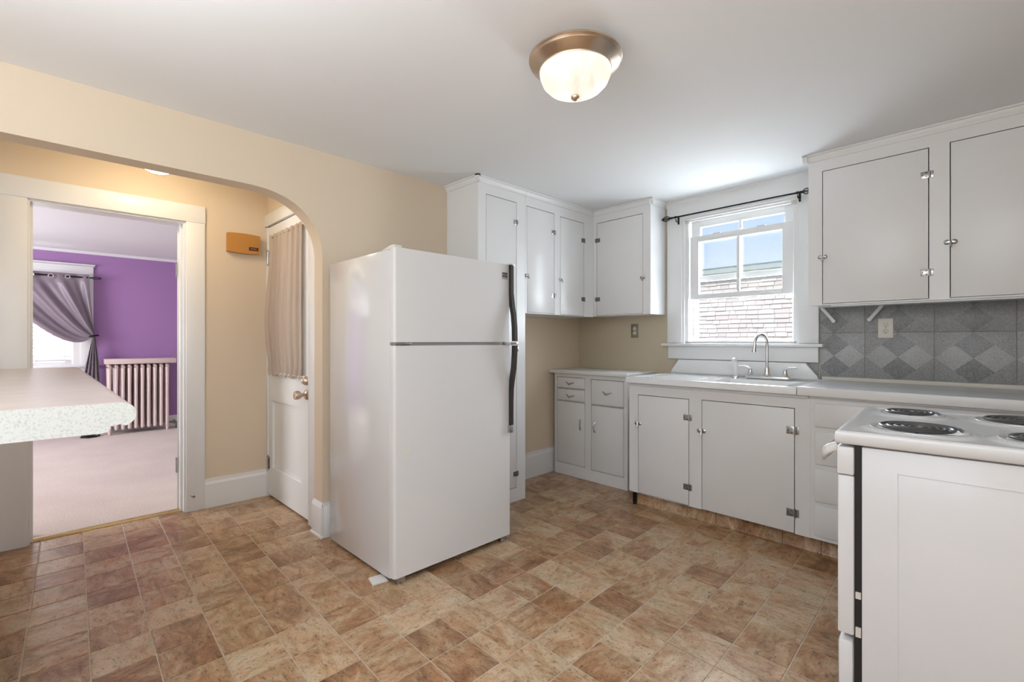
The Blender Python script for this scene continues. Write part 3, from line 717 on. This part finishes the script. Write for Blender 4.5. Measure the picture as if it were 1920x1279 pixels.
# outlets
def outlet(name, label, x, z, w, h, mp, mo, frame=FW, y=3.793):
    t = thing(name, label, 'outlet', (x, y, z), frame, 'duplex wall outlets') if False else thing(name, label, 'outlet', (x, y, z), frame)
    part('plate', gbox(x-w/2, x+w/2, y-.006, y, z-h/2, z+h/2, bev=.003), mp, t)
    for s in (1, -1):
        zz = z+s*.0195
        r = part('receptacle', MB().lathe((x, y-.006, zz), [(.0165, .001), (.0165, -.002), (.015, -.003)], 1, 18), mo, t)
        sl = MB().box(x-.0075, x-.0055, y-.0098, y-.0088, zz-.001, zz+.008).box(x+.0055, x+.0075, y-.0098, y-.0088, zz, zz+.007).lathe((x, y-.0088, zz-.008), [(.0028, 0), (.0028, -.001)], 1, 10)
        part('slot', sl, M['slot'], r)
    part('screw', MB().lathe((x, y-.006, z), [(.003, 0), (.003, -.0015)], 1, 10), M['steel'], t)
outlet('wall_outlet', 'ivory duplex outlet on the grey diamond wall tiles', -.476, 1.289, .076, .122, M['ivory'], M['ivory'])
outlet('wall_outlet', 'tarnished steel outlet plate on the tan wall under the corner cabinet', -2.264, 1.300, .074, .122, M['steel'], M['ivory'], y=3.8)
# bracket arms under the right cabinet
for a, b, lab in (((-.810, 1.430), (-.742, 1.340), 'white bracket arm under the right cabinet, the one nearest the window'), ((-.487, 1.430), (-.550, 1.344), 'white bracket arm under the right cabinet, above the ivory outlet')):
    bt = MB(); dx, dz = b[0]-a[0], b[1]-a[1]; L_ = math.hypot(dx, dz); nx, nz_ = -dz/L_*.009, dx/L_*.009
    bt.poly([(a[0]-nx, 3.745, a[1]-nz_), (a[0]+nx, 3.745, a[1]+nz_), (b[0]+nx, 3.745, b[1]+nz_), (b[0]-nx, 3.745, b[1]-nz_)], (0, .018, 0))
    bt.lathe((b[0], 3.740, b[1]), [(.011, 0), (.011, .028)], 1, 14)
    single('bracket_arm', bt, M['pad'], lab, 'bracket', (a[0], 3.75, 1.43), FW)

# ================================================================ sink
sk = thing('sink', 'white enamel drainboard sink with flared backsplash under the kitchen window', 'sink', (-1.33, 3.44, .905), FW)
sb_ = MB()
x0, x1, yf, yb, zt, zb = -1.888, -.772, 3.078, 3.765, .949, .906
bx0, bx1, by0, by1 = -1.34, -.875, 3.20, 3.56       # basin opening
xs = [x0+.02, -1.36, bx0, bx1, -.86, x1-.02]; zd = zt-.008
# rim ring
def ring(z, ins): return [(x0+ins, yf+ins, z), (x1-ins, yf+ins, z), (x1-ins, yb, z), (x0+ins, yb, z)]
R = [ring(zb, .0), ring(zt-.010, 0), ring(zt-.003, .003), ring(zt, .010), ring(zt, .020), ring(zd, .030)]
V = [[sb_.v(p) for p in r] for r in R]
for A, B in zip(V, V[1:]):
    for k in range(4): sb_.bm.faces.new((A[k], A[(k+1) % 4], B[(k+1) % 4], B[k]))
inn = V[-1]
# deck with basin hole
hole = [sb_.v((bx0, by0, zd)), sb_.v((bx1, by0, zd)), sb_.v((bx1, by1, zd)), sb_.v((bx0, by1, zd))]
for k in range(4): sb_.bm.faces.new((inn[k], inn[(k+1) % 4], hole[(k+1) % 4], hole[k]))
low = [sb_.v((bx0+.02, by0+.02, zd-.17)), sb_.v((bx1-.02, by0+.02, zd-.17)), sb_.v((bx1-.02, by1-.02, zd-.17)), sb_.v((bx0+.02, by1-.02, zd-.17))]
for k in range(4): sb_.bm.faces.new((hole[k], hole[(k+1) % 4], low[(k+1) % 4], low[k]))
sb_.bm.faces.new(low)
part('basin', sb_, M['enamel'], sk, ang=40)
bs = MB().poly([(-1.918, 3.765, .945), (-1.885, 3.765, .968), (-1.838, 3.765, 1.058), (-.905, 3.765, 1.058), (-.845, 3.765, .968), (-.822, 3.765, .945)], (0, .028, 0))
bmesh.ops.bevel(bs.bm, geom=list(bs.bm.edges), offset=.006, segments=2, profile=.5, affect='EDGES')
part('backsplash', bs, M['enamel'], sk, ang=40)
rg = MB()
for k in range(7): rg.box(-1.78, -1.42, 3.22+.055*k, 3.228+.055*k, zd-.001, zd+.003, bev=.0012)
part('drainboard_ribs', rg, M['enamel'], sk)
part('drain', MB().lathe((-1.1, 3.38, zd-.169), [(.04, 0), (.04, .003), (.03, .001)], 2, 20), M['chrome'], sk)
fa = thing('faucet', 'chrome gooseneck faucet with two lever handles on the sink deck', 'faucet', (-1.117, 3.66, .942), FW)
part('base_plate', MB().box(-1.258, -.975, 3.632, 3.688, .9415, .966, bev=.009), M['chrome'], fa)
gp = [(-1.118, 3.66, 1.02), (-1.118, 3.66, 1.13), (-1.118, 3.66, 1.19)]
for k in range(1, 13):
    a = PI*k/12; gp.append((-1.118-.024*(1-math.cos(a)), 3.66-.052*(1-math.cos(a))*.9, 1.19+.065*math.sin(a)))
gp += [(-1.167, 3.563, 1.165), (-1.169, 3.560, 1.145)]
part('spout', MB().lathe((-1.118, 3.66, .966), [(.024, 0), (.020, .012), (.017, .03), (.015, .055), (.0125, .062)], 2, 18).tube(gp, .0105, 12).tube([(-1.169, 3.560, 1.150), (-1.169, 3.560, 1.132)], .0145, 12), M['chrome'], fa, ang=45)
for s, x in ((-1, -1.229), (1, -1.003)):
    h = MB().lathe((x, 3.66, .966), [(.022, 0), (.018, .008), (.013, .03), (.011, .045), (.006, .052)], 2, 16)
    h.tube([(x, 3.66, 1.008), (x+s*.012, 3.655, 1.022), (x+s*.035, 3.65, 1.027), (x+s*.075, 3.645, 1.027)], [.009, .008, .006, .0045], 10)
    part('lever_handle', h, M['chrome'], fa, ang=45)
sp = thing('side_sprayer', 'white side sprayer standing left of the chrome faucet', 'sprayer', (-1.332, 3.66, .942), FW)
part('holder', MB().lathe((-1.332, 3.66, .9415), [(.024, 0), (.023, .008), (.017, .013)], 2, 16), M['chrome'], sp)
part('spray_head', MB().tube([(-1.332, 3.66, .953), (-1.332, 3.66, 1.02), (-1.332, 3.655, 1.05), (-1.336, 3.635, 1.075), (-1.340, 3.615, 1.072)], [.0135, .0155, .017, .016, .009], 14), M['pad'], sp, ang=60)

# ================================================================ refrigerator
fr = thing('refrigerator', 'white top-freezer refrigerator standing beside the arch', 'refrigerator', (-2.45, 1.63, 0))
FX = -2.118
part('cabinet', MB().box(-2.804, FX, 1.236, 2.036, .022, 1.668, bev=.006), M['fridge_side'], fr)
part('front_flange', MB().box(FX-.002, FX+.006, 1.237, 1.252, .03, 1.66), M['fridge'], fr)
part('gasket', MB().box(FX, FX+.012, 1.250, 2.028, .06, 1.65), M['slot'], fr)
def fdoor(name, z0, z1):
    pr = []
    r = .016
    pts = [(FX+.011, 1.234)]
    for k in range(7):
        a = PI/2*k/6; pts.append((-2.070-r+r*math.sin(a), 1.234+r-r*math.cos(a)))
    for k in range(7):
        a = PI/2*k/6; pts.append((-2.070-r+r*math.cos(a), 2.038-r+r*math.sin(a)))
    pts.append((FX+.011, 2.038))
    b = MB().loft([[(x, y, z0) for x, y in pts], [(x, y, z1) for x, y in pts]])
    return part(name, b, M['fridge'], fr, ang=50)
fz = fdoor('freezer_door', 1.203, 1.672); fd = fdoor('refrigerator_door', .036, 1.186)
part('divider_strip', gbox(FX, -2.078, 1.245, 2.03, 1.187, 1.2025), mat('grey_strip', (.35, .35, .35), .4, metal=.5), fr)
def handle(door, zs, outs, name):
    secs = []; secs2 = []
    for z, o in zip(zs, outs):
        x = -2.068+o; y = 2.030
        secs.append([(-2.070+max(0, o-.026), y-.010, z), (x, y-.010, z), (x, y+.012, z), (-2.070+max(0, o-.026), y+.012, z)])
    part(name, MB().loft(secs), M['brown'], door, 'dark brown bowed grip')
    part('handle_trim', MB().loft([[(p[0][0]-.001+.004, p[0][1]-.0022, z), (p[1][0], p[1][1]-.0022, z), (p[1][0], p[0][1], z), (p[0][0]+.003, p[0][1], z)] for p, z in zip(secs, zs)]), M['slot'], door)
handle(fz, [1.664, 1.60, 1.50, 1.42, 1.36, 1.29, 1.208], [.018, .018, .019, .030, .043, .050, .052], 'handle')
handle(fd, [1.182, 1.12, 1.05, .98, .92, .85, .78, .700], [.052, .049, .043, .030, .020, .017, .016, .016], 'handle')
part('handle_cap', MB().box(-2.075, -2.044, 2.004, 2.044, 1.664, 1.674, bev=.003), M['chrome'], fz)
part('handle_cap', MB().box(-2.072, -2.012, 1.98, 2.044, 1.186, 1.203, bev=.004), M['chrome'], fd)
part('handle_cap', MB().box(-2.071, -2.050, 2.010, 2.040, .655, .702, bev=.004), M['hardware'], fd)
part('top_hinge_cover', MB().poly([(-2.20, 1.238, 1.668), (-2.075, 1.238, 1.668), (-2.070, 1.238, 1.684), (-2.11, 1.238, 1.686)], (0, .04, 0)), M['sticker'], fr)
part('hinge', MB().box(FX+.002, -2.066, 1.236, 1.33, 1.189, 1.201, bev=.003).lathe((-2.085, 1.248, 1.186), [(.008, 0), (.008, .018)], 2, 12), M['hardware'], fr)
bd = part('badge', gbox(-2.0702, -2.0685, 1.962, 2.008, 1.580, 1.622), M['badge_g'], fz)
part('badge_plate', gbox(-2.0686, -2.0675, 1.966, 2.004, 1.592, 1.618), M['badge'], fz)
def text_mesh(s, size, mtx, m, parent, name='lettering'):
    cu = bpy.data.curves.new(name, 'FONT'); cu.body = s; cu.size = size; cu.align_x = 'CENTER'; cu.align_y = 'CENTER'; cu.extrude = .0002
    o = bpy.data.objects.new(name, cu); COL.objects.link(o)
    dg = bpy.context.evaluated_depsgraph_get(); me = bpy.data.meshes.new_from_object(o.evaluated_get(dg))
    bpy.data.objects.remove(o); bpy.data.curves.remove(cu)
    me.transform(Matrix.Translation(-ORG[parent.name]) @ mtx); me.materials.clear(); me.materials.append(m)
    q = bpy.data.objects.new(name, me); COL.objects.link(q); q.parent = parent; ORG[q.name] = ORG[parent.name]
    return q
# text facing +X reads with +Y to the right
RX = Matrix(((0, 0, 1, 0), (1, 0, 0, 0), (0, 1, 0, 0), (0, 0, 0, 1)))
text_mesh('Whirlpool', .0085, Matrix.Translation((-2.0673, 1.985, 1.608)) @ RX, M['ink'], fz)
part('badge_swoosh', MB().tube([(-2.0674, 1.969, 1.601), (-2.0674, 1.98, 1.597), (-2.0674, 2.0, 1.600)], .0008, 6), M['ink'], fz)
part('sticker', gbox(-2.0702, -2.0690, 1.272, 1.325, .648, .668), M['sticker'], fd)
for y in (1.285, 1.99): part('foot', MB().box(-2.105, -2.078, y-.028, y+.02, 0, .034, bev=.004).box(-2.118, -2.09, y-.02, y+.01, .012, .036), M['hardware'], fr)
for y in (1.30, 1.97): part('wheel', MB().lathe((-2.72, y, .02), [(.02, -.01), (.02, .01)], 1, 14), M['slot'], fr)
pd = MB().poly([(-2.235, 1.185, 0.0005), (-2.155, 1.166, .0005), (-2.145, 1.245, .0005), (-2.225, 1.26, .0005)], (0, 0, .006))
single('floor_pad', pd, M['pad'], 'small white plastic slider lying under the near edge of the refrigerator', 'pad', (-2.19, 1.2, 0))

# ================================================================ stove
st = thing('stove', 'white electric coil stove pulled out at the right edge', 'stove', (.33, .38, 0), FS)
SX = .66
body = MB().box(.062, SX, .012, .758, .09, .878, bev=.003)
part('body', body, M['stove'], st)
emb = MB()
for a in ((.149, .151, .11, .81), (.149, SX-.03, .809, .811)): emb.box(a[0], a[1], .0105, .0125, a[2], a[3])
part('side_crease', emb, M['stove'], st)
part('gap', MB().box(.042, .064, .018, .752, .03, .884), M['black'], st)
for z0, z1 in ((.30, .34), (.42, .45)): part('bracket', gbox(.046, .060, .012, .018, z0-.02, z1-.03), M['ledge'], st)
# cooktop with recessed bowls
tp = MB()
NX, NY = 66, 76
burn = [(.190, .188, .118), (.153, .605, .096), (.455, .605, .118), (.470, .188, .096)]
def ctz(x, y):
    z = .925; e = min(x, y, SX-x, .77-y)
    if e < .022: z = .925-.0
    z -= .006*max(0, min(1, (e-.02)/.02))
    for bx, by, br in burn:
        r = math.hypot(x-bx, y-by)
        if r < br+.028: z = max(z, .919+.007*max(0, min(1, (br+.028-r)/.014)))
        if r < br-.004: z = .905
    return z
g = [[tp.v((SX*i/NX, .77*j/NY, ctz(SX*i/NX, .77*j/NY))) for j in range(NY+1)] for i in range(NX+1)]
for i in range(NX):
    for j in range(NY): tp.bm.faces.new((g[i][j], g[i+1][j], g[i+1][j+1], g[i][j+1]))
loop = [g[i][0] for i in range(NX+1)]+[g[NX][j] for j in range(1, NY+1)]+[g[i][NY] for i in range(NX-1, -1, -1)]+[g[0][j] for j in range(NY-1, 0, -1)]
prev = loop
for ins, z in ((-.004, .921), (-.006, .914), (-.006, .888), (0.0, .884), (.05, .884)):
    cur_ = []
    for v_ in loop:
        x, y = v_.co.x, v_.co.y
        nx = min(max(x, ins), SX-ins) if not (abs(x) < 1e-6 or abs(x-SX) < 1e-6) else (ins if x < .1 else SX-ins)
        ny = min(max(y, ins), .77-ins) if not (abs(y) < 1e-6 or abs(y-.77) < 1e-6) else (ins if y < .1 else .77-ins)
        cur_.append(tp.bm.verts.new((nx, ny, z)))
    n_ = len(loop)
    for k in range(n_): tp.bm.faces.new((prev[k], prev[(k+1) % n_], cur_[(k+1) % n_], cur_[k]))
    prev = cur_
part('cooktop', tp, M['stove'], st, ang=60)
for bx, by, br in burn:
    bowl = part('drip_bowl', MB().lathe((bx, by, 0), [(br+.006, .925), (br+.006, .928), (br, .9285), (br-.008, .924), (br-.02, .912), (.03, .908), (.001, .908)], 2, 36, cap=False), M['bowl'], st)
    turns = 4.5 if br > .1 else 3.5
    ro = br-.013; ri = .020; pts = []
    for k in range(int(turns*28)+1):
        t_ = k/28; rad = ro-(ro-ri)*t_/turns; pts.append((bx+rad*math.cos(2*PI*t_+.4), by+rad*math.sin(2*PI*t_+.4), .9315))
    pts = [(bx+(ro+.012)*math.cos(.36), by+(ro+.012)*math.sin(.36), .922)]+pts
    part('coil_element', MB().tube(pts, 0.0046 if br > .1 else .0044, 7), M['coil'], st)
    part('coil_support', MB().box(bx-ro, bx+ro, by-.002, by+.002, .918, .9265).box(bx-.002, bx+.002, by-ro, by+ro, .918, .9265).lathe((bx, by, .92), [(.014, 0), (.014, .012)], 2, 14), M['hardware'], bowl)
# front: control-less oven front with door, handle and drawer
part('front_panel', MB().box(-.002, .043, .004, .766, .786, .874, bev=.005), M['stove'], st)
dr = part('oven_door', MB().box(0.0, .043, .006, .764, .282, .783, bev=.005), M['stove'], st)
part('inner_panel', MB().box(.043, .05, .02, .75, .30, .86), M['hinge_aged'], dr)
hp = [(-.002, .03, .868), (-.020, .03, .862), (-.037, .035, .850), (-.044, .05, .835), (-.044, .385, .83), (-.044, .72, .835), (-.037, .735, .850), (-.020, .74, .862), (-.002, .74, .868)]
hb = MB()
secs = []
HU = [.016, .014, .015, .022, .024, .022, .015, .014, .016]
for i, p in enumerate(hp):
    q0, q1 = Vector(hp[max(i-1, 0)]), Vector(hp[min(i+1, len(hp)-1)]); t_ = (q1-q0).normalized()
    sd = Vector((0, 0, 1)).cross(t_).normalized(); up = t_.cross(sd)
    secs.append([tuple(Vector(p)+sd*math.cos(a)*.008+up*math.sin(a)*HU[i]) for a in [2*PI*k/12 for k in range(12)]])
part('handle', hb.loft(secs), M['stove'], dr, 'white bowed grip', ang=60)
part('storage_drawer', MB().box(0.0, .042, .008, .762, .06, .262, bev=.012), M['stove'], st)
part('kick', gbox(.03, SX, .02, .75, 0.0, .09), M['black'], st)
part('backguard', MB().box(SX-.06, SX, .004, .766, .925, 1.09, bev=.008), M['stove'], st)

# ================================================================ ceiling light
LC = (-1.172, 1.512)
cl = thing('ceiling_light', 'flush brushed-metal ceiling light with lit alabaster glass bowl in the kitchen', 'ceiling light', (LC[0], LC[1], CEIL))
part('pan', MB().lathe((LC[0], LC[1], 0), [(.100, CEIL), (.105, CEIL-.020), (.165, CEIL-.034), (.183, CEIL-.040), (.184, CEIL-.048), (.178, CEIL-.053), (.176, CEIL-.056), (.179, CEIL-.060), (.174, CEIL-.065), (.150, CEIL-.082), (.143, CEIL-.087), (.142, CEIL-.091), (.10, CEIL-.09)], 2, 48, cap=False), M['nickel'], cl, ang=30)
part('glass_bowl', MB().lathe((LC[0], LC[1], 0), [(.138, CEIL-.086), (.141, CEIL-.094), (.139, CEIL-.110), (.128, CEIL-.137), (.108, CEIL-.158), (.080, CEIL-.173), (.045, CEIL-.184), (.001, CEIL-.188)], 2, 48, cap=False), M['globe'], cl, ang=80)
part('finial', MB().lathe((LC[0], LC[1], 0), [(.014, CEIL-.182), (.018, CEIL-.190), (.016, CEIL-.198), (.008, CEIL-.205), (.001, CEIL-.207)], 2, 16), M['nickel'], cl, ang=80)
hl = thing('ceiling_light', 'small round lit ceiling light in the hall behind the arch', 'ceiling light', (-3.5, .50, CEIL))
part('pan', MB().lathe((-3.5, .50, 0), [(.13, CEIL), (.135, CEIL-.02), (.12, CEIL-.03)], 2, 32), M['trim'], hl)
part('glass_bowl', MB().lathe((-3.5, .50, 0), [(.115, CEIL-.03), (.12, CEIL-.06), (.11, CEIL-.10), (.085, CEIL-.135), (.045, CEIL-.155), (.001, CEIL-.16)], 2, 32, cap=False), M['globe2'], hl, ang=80)

# ================================================================ chime box on the hall wall
ch = thing('door_chime', 'mustard yellow chime box on the hall wall above eye level', 'door chime', (-4.02, 1.095, 1.944))
secs = []
for k in range(13):
    y = .985+.22*k/12; bul = math.sin(PI*k/12)
    secs.append([(-4.02, y, 1.876-.006*bul), (-3.975+.012*bul*0, y, 1.876-.006*bul), (-3.972, y, 2.012+.006*bul), (-4.02, y, 2.012+.006*bul)])
part('cover', MB().loft(secs), M['mustard'], ch, smooth=False)
part('label_plate', gbox(-3.975, -3.9705, 1.127, 1.191, 1.898, 1.921), M['maroon'], ch)
text_mesh('NuTone', .012, Matrix.Translation((-3.9702, 1.159, 1.9095)) @ RX, M['ledge'], ch)
# door stop on the casing
ds = MB().lathe((-4.0, .770, .113), [(.010, 0), (.010, .004), (.004, .006), (.004, .030), (.009, .031), (.009, .040)], 0, 12)
single('door_stop', ds, M['hardware'], 'small screw-in door stop low on the white doorway casing', 'door stop', (-4.0, .77, .113))

# ================================================================ peninsula counter
pc = thing('peninsula_counter', 'long raised counter with speckled white end at the left edge', 'counter', (-2.4, -.2, 0))
ZT, TH = 1.070, .066
def bar_prof(grow=0):
    r = .021; pts = [(-.50, ZT-TH), (.098, ZT-TH), (.108, ZT-TH+.003), (.112, ZT-TH+.010), (.112, ZT-TH+.014), (.130, ZT-TH+.017)]
    for k in range(9):
        a = -PI*.42+(PI*.92)*k/8; pts.append((.132+.026*math.cos(a), ZT-.027+.027*math.sin(a)))
    pts += [(-.50, ZT)]
    return pts
P_ = bar_prof()
part('top', MB().loft([[(-3.46, y, z) for y, z in P_], [(-1.392, y, z) for y, z in P_]]), M['bar_top'], pc, ang=40)
part('end_panel', MB().loft([[(-1.392, y, z) for y, z in P_], [(-1.3895, y, z) for y, z in P_]]), M['speckle'], pc, 'white speckled laminate end')
part('base', gbox(-3.40, -1.60, -.47, -.27, 0, ZT-TH), M['trim'], pc)

# ================================================================ bedroom
ra = thing('radiator', 'pinkish cast-iron radiator against the purple bedroom wall', 'radiator', (-8.0, .94, 0))
y0, dy = .628, .0667
sm = MB()
for xx in (-8.11, -8.035, -7.96, -7.895):
    sm.tube([(xx, 0, .085), (xx, 0, .30), (xx, 0, .62), (xx, 0, .86)], [.020, .019, .018, .022], 10)
sm.tube([(-8.13, 0, .87), (-8.10, 0, .89), (-7.91, 0, .89), (-7.88, 0, .87)], .020, 10).tube([(-8.12, 0, .10), (-7.90, 0, .10)], .017, 10)
for xx in (-8.11, -7.895): sm.ball((xx, 0, .085), .0205, 10)
sec_me = None
for k in range(10):
    if sec_me is None:
        q = part('section', sm, M['rad'], ra, ang=60); sec_me = q.data; q.location = (0, y0+dy*k, 0)
        # mesh is stored relative to the radiator origin; shift so sections land on their rows
        sec_me.transform(Matrix.Translation((0, .94-.94, 0)))
    else:
        q = bpy.data.objects.new('section', sec_me); COL.objects.link(q); q.parent = ra; q.location = (0, y0+dy*k, 0)
part('top_shelf', MB().box(-8.15, -7.86, .585, 1.325, .913, .978, bev=.004), M['rad'], ra)
for y in (y0, y0+9*dy): [part('foot', MB().tube([(xx, y, .09), (xx, y, .009)], [.019, .014], 10), M['rad'], ra) for xx in (-7.895, -8.11)]
part('valve', MB().tube([(-7.96, 1.23, .10), (-7.96, 1.33, .10), (-7.96, 1.345, .09), (-7.96, 1.345, .008)], .014, 10).lathe((-7.96, 1.315, .10), [(.026, -.012), (.026, .012)], 1, 14), M['hinge_aged'], ra)
part('valve', MB().tube([(-7.96, .62, .06), (-7.96, .50, .05), (-7.96, .48, .008)], .012, 10), M['rad'], ra)
cord = MB().tube([(-7.95, .535, .022), (-7.88, .50, .02), (-7.86, .42, .02), (-7.92, .36, .02), (-8.0, .38, .02), (-8.02, .46, .02), (-7.96, .50, .035), (-7.88, .45, .03), (-7.9, .39, .032), (-7.98, .37, .034)], .010, 8)
single('cable', cord, M['iron'], 'dark coiled cable on the carpet left of the radiator', 'cable', (-7.94, .45, .01))

w2 = thing('window_2', None, None, (-8.2, -.12, .9), kind='structure')
cb = MB().box(-8.2, -8.178, .364, .491, .90, 2.085, bev=.003).box(-8.2, -8.178, -.73, -.60, .90, 2.085, bev=.003).box(-8.2, -8.176, -.73, .491, 2.083, 2.165, bev=.002)
cb.poly([(-8.2, -.745, 2.165), (-8.155, -.745, 2.182), (-8.155, -.745, 2.188), (-8.2, -.745, 2.188)], (0, 1.252, 0))
cb.box(-8.2, -8.186, -.54, .30, 2.03, 2.083).box(-8.2, -8.186, -.54, .30, .90, .922).box(-8.2, -8.186, .30, .364, .90, 2.083).box(-8.2, -8.186, -.60, -.54, .92, 2.083).box(-8.3, -8.2, .285, .30, .92, 2.03).box(-8.3, -8.2, -.52, -.505, .92, 2.03)
part('casing', cb, M['trim'], w2)
part('window_stool', gbox(-8.21, -8.13, -.76, .52, .875, .90, bev=.005), M['trim'], w2)
part('apron', gbox(-8.2, -8.18, -.72, .48, .77, .875), M['trim'], w2)
part('pane', gbox(-8.290, -8.286, -.505, .285, .93, 2.02), M['glass'], w2)
part('sash', MB().box(-8.30, -8.275, -.505, -.46, .92, 2.03).box(-8.30, -8.275, .24, .285, .92, 2.03).box(-8.30, -8.275, -.46, .24, .92, .97).box(-8.30, -8.275, -.46, .24, 1.46, 1.50).box(-8.30, -8.275, -.46, .24, 1.98, 2.03), M['trim'], w2)
bl = thing('window_blind', 'white horizontal-slat blind in the bedroom window behind the curtain', 'blind', (-8.2, -.12, 2.02))
part('headrail', gbox(-8.26, -8.205, -.50, .280, 1.985, 2.025), M['trim'], bl)
slm = None
for k in range(22):
    z = .905+.0495*k
    if slm is None:
        b = MB().poly([(-8.262, -.50, -.016), (-8.235, -.50, .001), (-8.212, -.50, .016), (-8.212, -.50, .0185), (-8.235, -.50, .0035), (-8.262, -.50, -.0135)], (0, .78, 0))
        slm = finish_mesh('slat', b, M['blind'], (-8.2, -.12, 0))
    q = bpy.data.objects.new('slat', slm); COL.objects.link(q); q.parent = bl; q.location = (0, 0, z-2.02)
for y in (-.40, -.045, .22): part('ladder_cord', gbox(-8.2105, -8.208, y-.004, y+.004, .93, 2.0), M['trim'], bl)

# curtain rod in bedroom and tied-back curtain
r2 = thing('curtain_rod', 'black curtain rod with cage finial over the bedroom window', 'curtain rod', (-8.09, -.12, 2.02))
part('rod', MB().tube([(-8.09, -.80, 2.012), (-8.09, .455, 2.012)], .010, 10), M['iron'], r2)
finial(-8.09, 1, y=.455, z=2.012, parent=r2, ax=1, L_=.095)
part('bracket', MB().tube([(-8.178, .425, 1.985), (-8.12, .425, 1.98), (-8.09, .425, 2.0)], .006, 8).lathe((-8.09, .425, 2.012), [(.015, -.008), (.015, .008)], 1, 10), M['iron'], r2)
cu = thing('window_curtain', 'grey-purple satin grommet curtain swept aside by a black tieback', 'curtain', (-8.08, .2, 1.3))
def lerp(a, b, t): return a+(b-a)*t
TIE = (.485, 1.275)
def cpos(u, v):
    # u: 0 left hem .. 1 right hem ; v: 0 top .. .55 tie .. 1 bottom
    yt = lerp(-.55, .445, u**.9); zt = 2.052
    fold = .75*math.sin(u*2*PI*3.1+.9)+.25*math.sin(u*2*PI*7.7+.3)
    tieY = TIE[0]+.030*(u-.55)+.0*fold; tieZ = TIE[1]+.035*(u-.5)
    if v < .55:
        t = v/.55
        p1y = lerp(.20, .455, u**.8); p1z = lerp(.955, 1.62, u**.75)
        y = (1-t)**2*yt+2*t*(1-t)*p1y+t*t*tieY; z = (1-t)**2*zt+2*t*(1-t)*p1z+t*t*tieZ
        amp = lerp(.018, .012, t)+.028*math.sin(PI*t)*(1-.3*u)
        x = -8.085+amp*fold*(.35+.65*min(1, t*5+.25))+.035*math.sin(PI*t)*(1-u)+.03*t*math.sin(PI*u)
        if t < .09: x = -8.085+amp*fold*.5
    else:
        t = (v-.55)/.45
        w_ = .012+.10*math.sin(min(1, t*1.15)*PI/2)
        y = lerp(TIE[0], .455, min(1, t*1.6))+w_*(u-.5)*2; z = lerp(tieZ, .10, t)
        x = -8.075+.028*math.sin(u*2*PI*4.2)*min(1, .3+t*3)+.02*math.sin(PI*u)
    return (x, y, z)
part('fabric', MB().grid(cpos, 150, 110), M['curtain'], cu, ang=180)
part('tieback', MB().tube([(-8.085+.055*math.cos(a), TIE[0]+.045*math.sin(a), TIE[1]+.006*math.sin(a)) for a in [2*PI*k/16 for k in range(16)]], .011, 8, closed=True).tube([(-8.17, .515, 1.28), (-8.09, .525, 1.28)], .008, 8), M['iron'], cu)
for y in (-.24, -.073, .094, .243):
    part('grommet', MB().tube([(-8.060, y+.022*math.cos(a), 2.003+.022*math.sin(a)) for a in [2*PI*k/18 for k in range(18)]], .006, 8, closed=True), M['chrome'], cu)

# ================================================================ outdoors, seen through the kitchen window
single('lawn', gbox(-30, 20, 4.1, 40, -2.2, -2.0), M['grass'], 'grass between this house and the neighbouring house', 'grass', (0, 20, -2.0), kind='stuff')
nh = thing('neighbour_house', 'neighbouring house with pinkish shingle siding seen through the kitchen window', 'house', (-5, 15, -2.0), FW)
nh.location.z += .22
HY = 14.0
part('wall', gbox(-12, 1, HY, HY+6, -2.0, 3.0), M['siding'], nh)
sh = MB(); tl = []
rnd = random.Random(3)
for r_ in range(40):
    z = 2.86-.125*(r_+1)+.0
    if z < -2: break
    x = -9.5-rnd.random()*.3
    while x < -1.5:
        w_ = rnd.uniform(.16, .42); d_ = rnd.uniform(.0, .018); dz = rnd.uniform(-.008, .012)
        a, b_ = x, x+w_-.008
        pts = [(a, HY-.020-d_, z+dz), (b_, HY-.020-d_, z+dz), (b_, HY-.004, z+.14), (a, HY-.004, z+.14)]
        vs = [sh.v(p) for p in pts]; vb = [sh.v((p[0], HY, p[2])) for p in pts[:2]]
        sh.bm.faces.new(vs); sh.bm.faces.new((vs[0], vb[0], vb[1], vs[1])); sh.bm.faces.new((vs[0], vs[3], vb[0])); sh.bm.faces.new((vs[1], vb[1], vs[2]))
        tl += [rnd.random()]*6
        x += w_
o = part('shingles', sh, M['shingle'], nh, kind='stuff', smooth=False)
at = o.data.attributes.new('tone', 'FLOAT', 'POINT'); at.data.foreach_set('value', tl)
part('fascia', MB().box(-12.3, 1.3, HY-.14, HY, 2.86, 2.90).box(-12.3, 1.3, HY-.16, HY-.12, 2.86, 3.06).poly([(-12.3, HY-.24, 2.93), (-12.3, HY-.16, 2.91), (-12.3, HY-.16, 3.05), (-12.3, HY-.26, 3.05)], (13.6, 0, 0)), M['fascia'], nh)
part('roof', MB().poly([(-12.4, HY-.24, 3.06), (-12.4, HY-.24, 3.095), (-12.4, HY+3, 3.25), (-12.4, HY+6.5, 3.1), (-12.4, HY+6.5, 3.05), (-12.4, HY+3, 3.20)], (13.8, 0, 0)), M['roof'], nh)
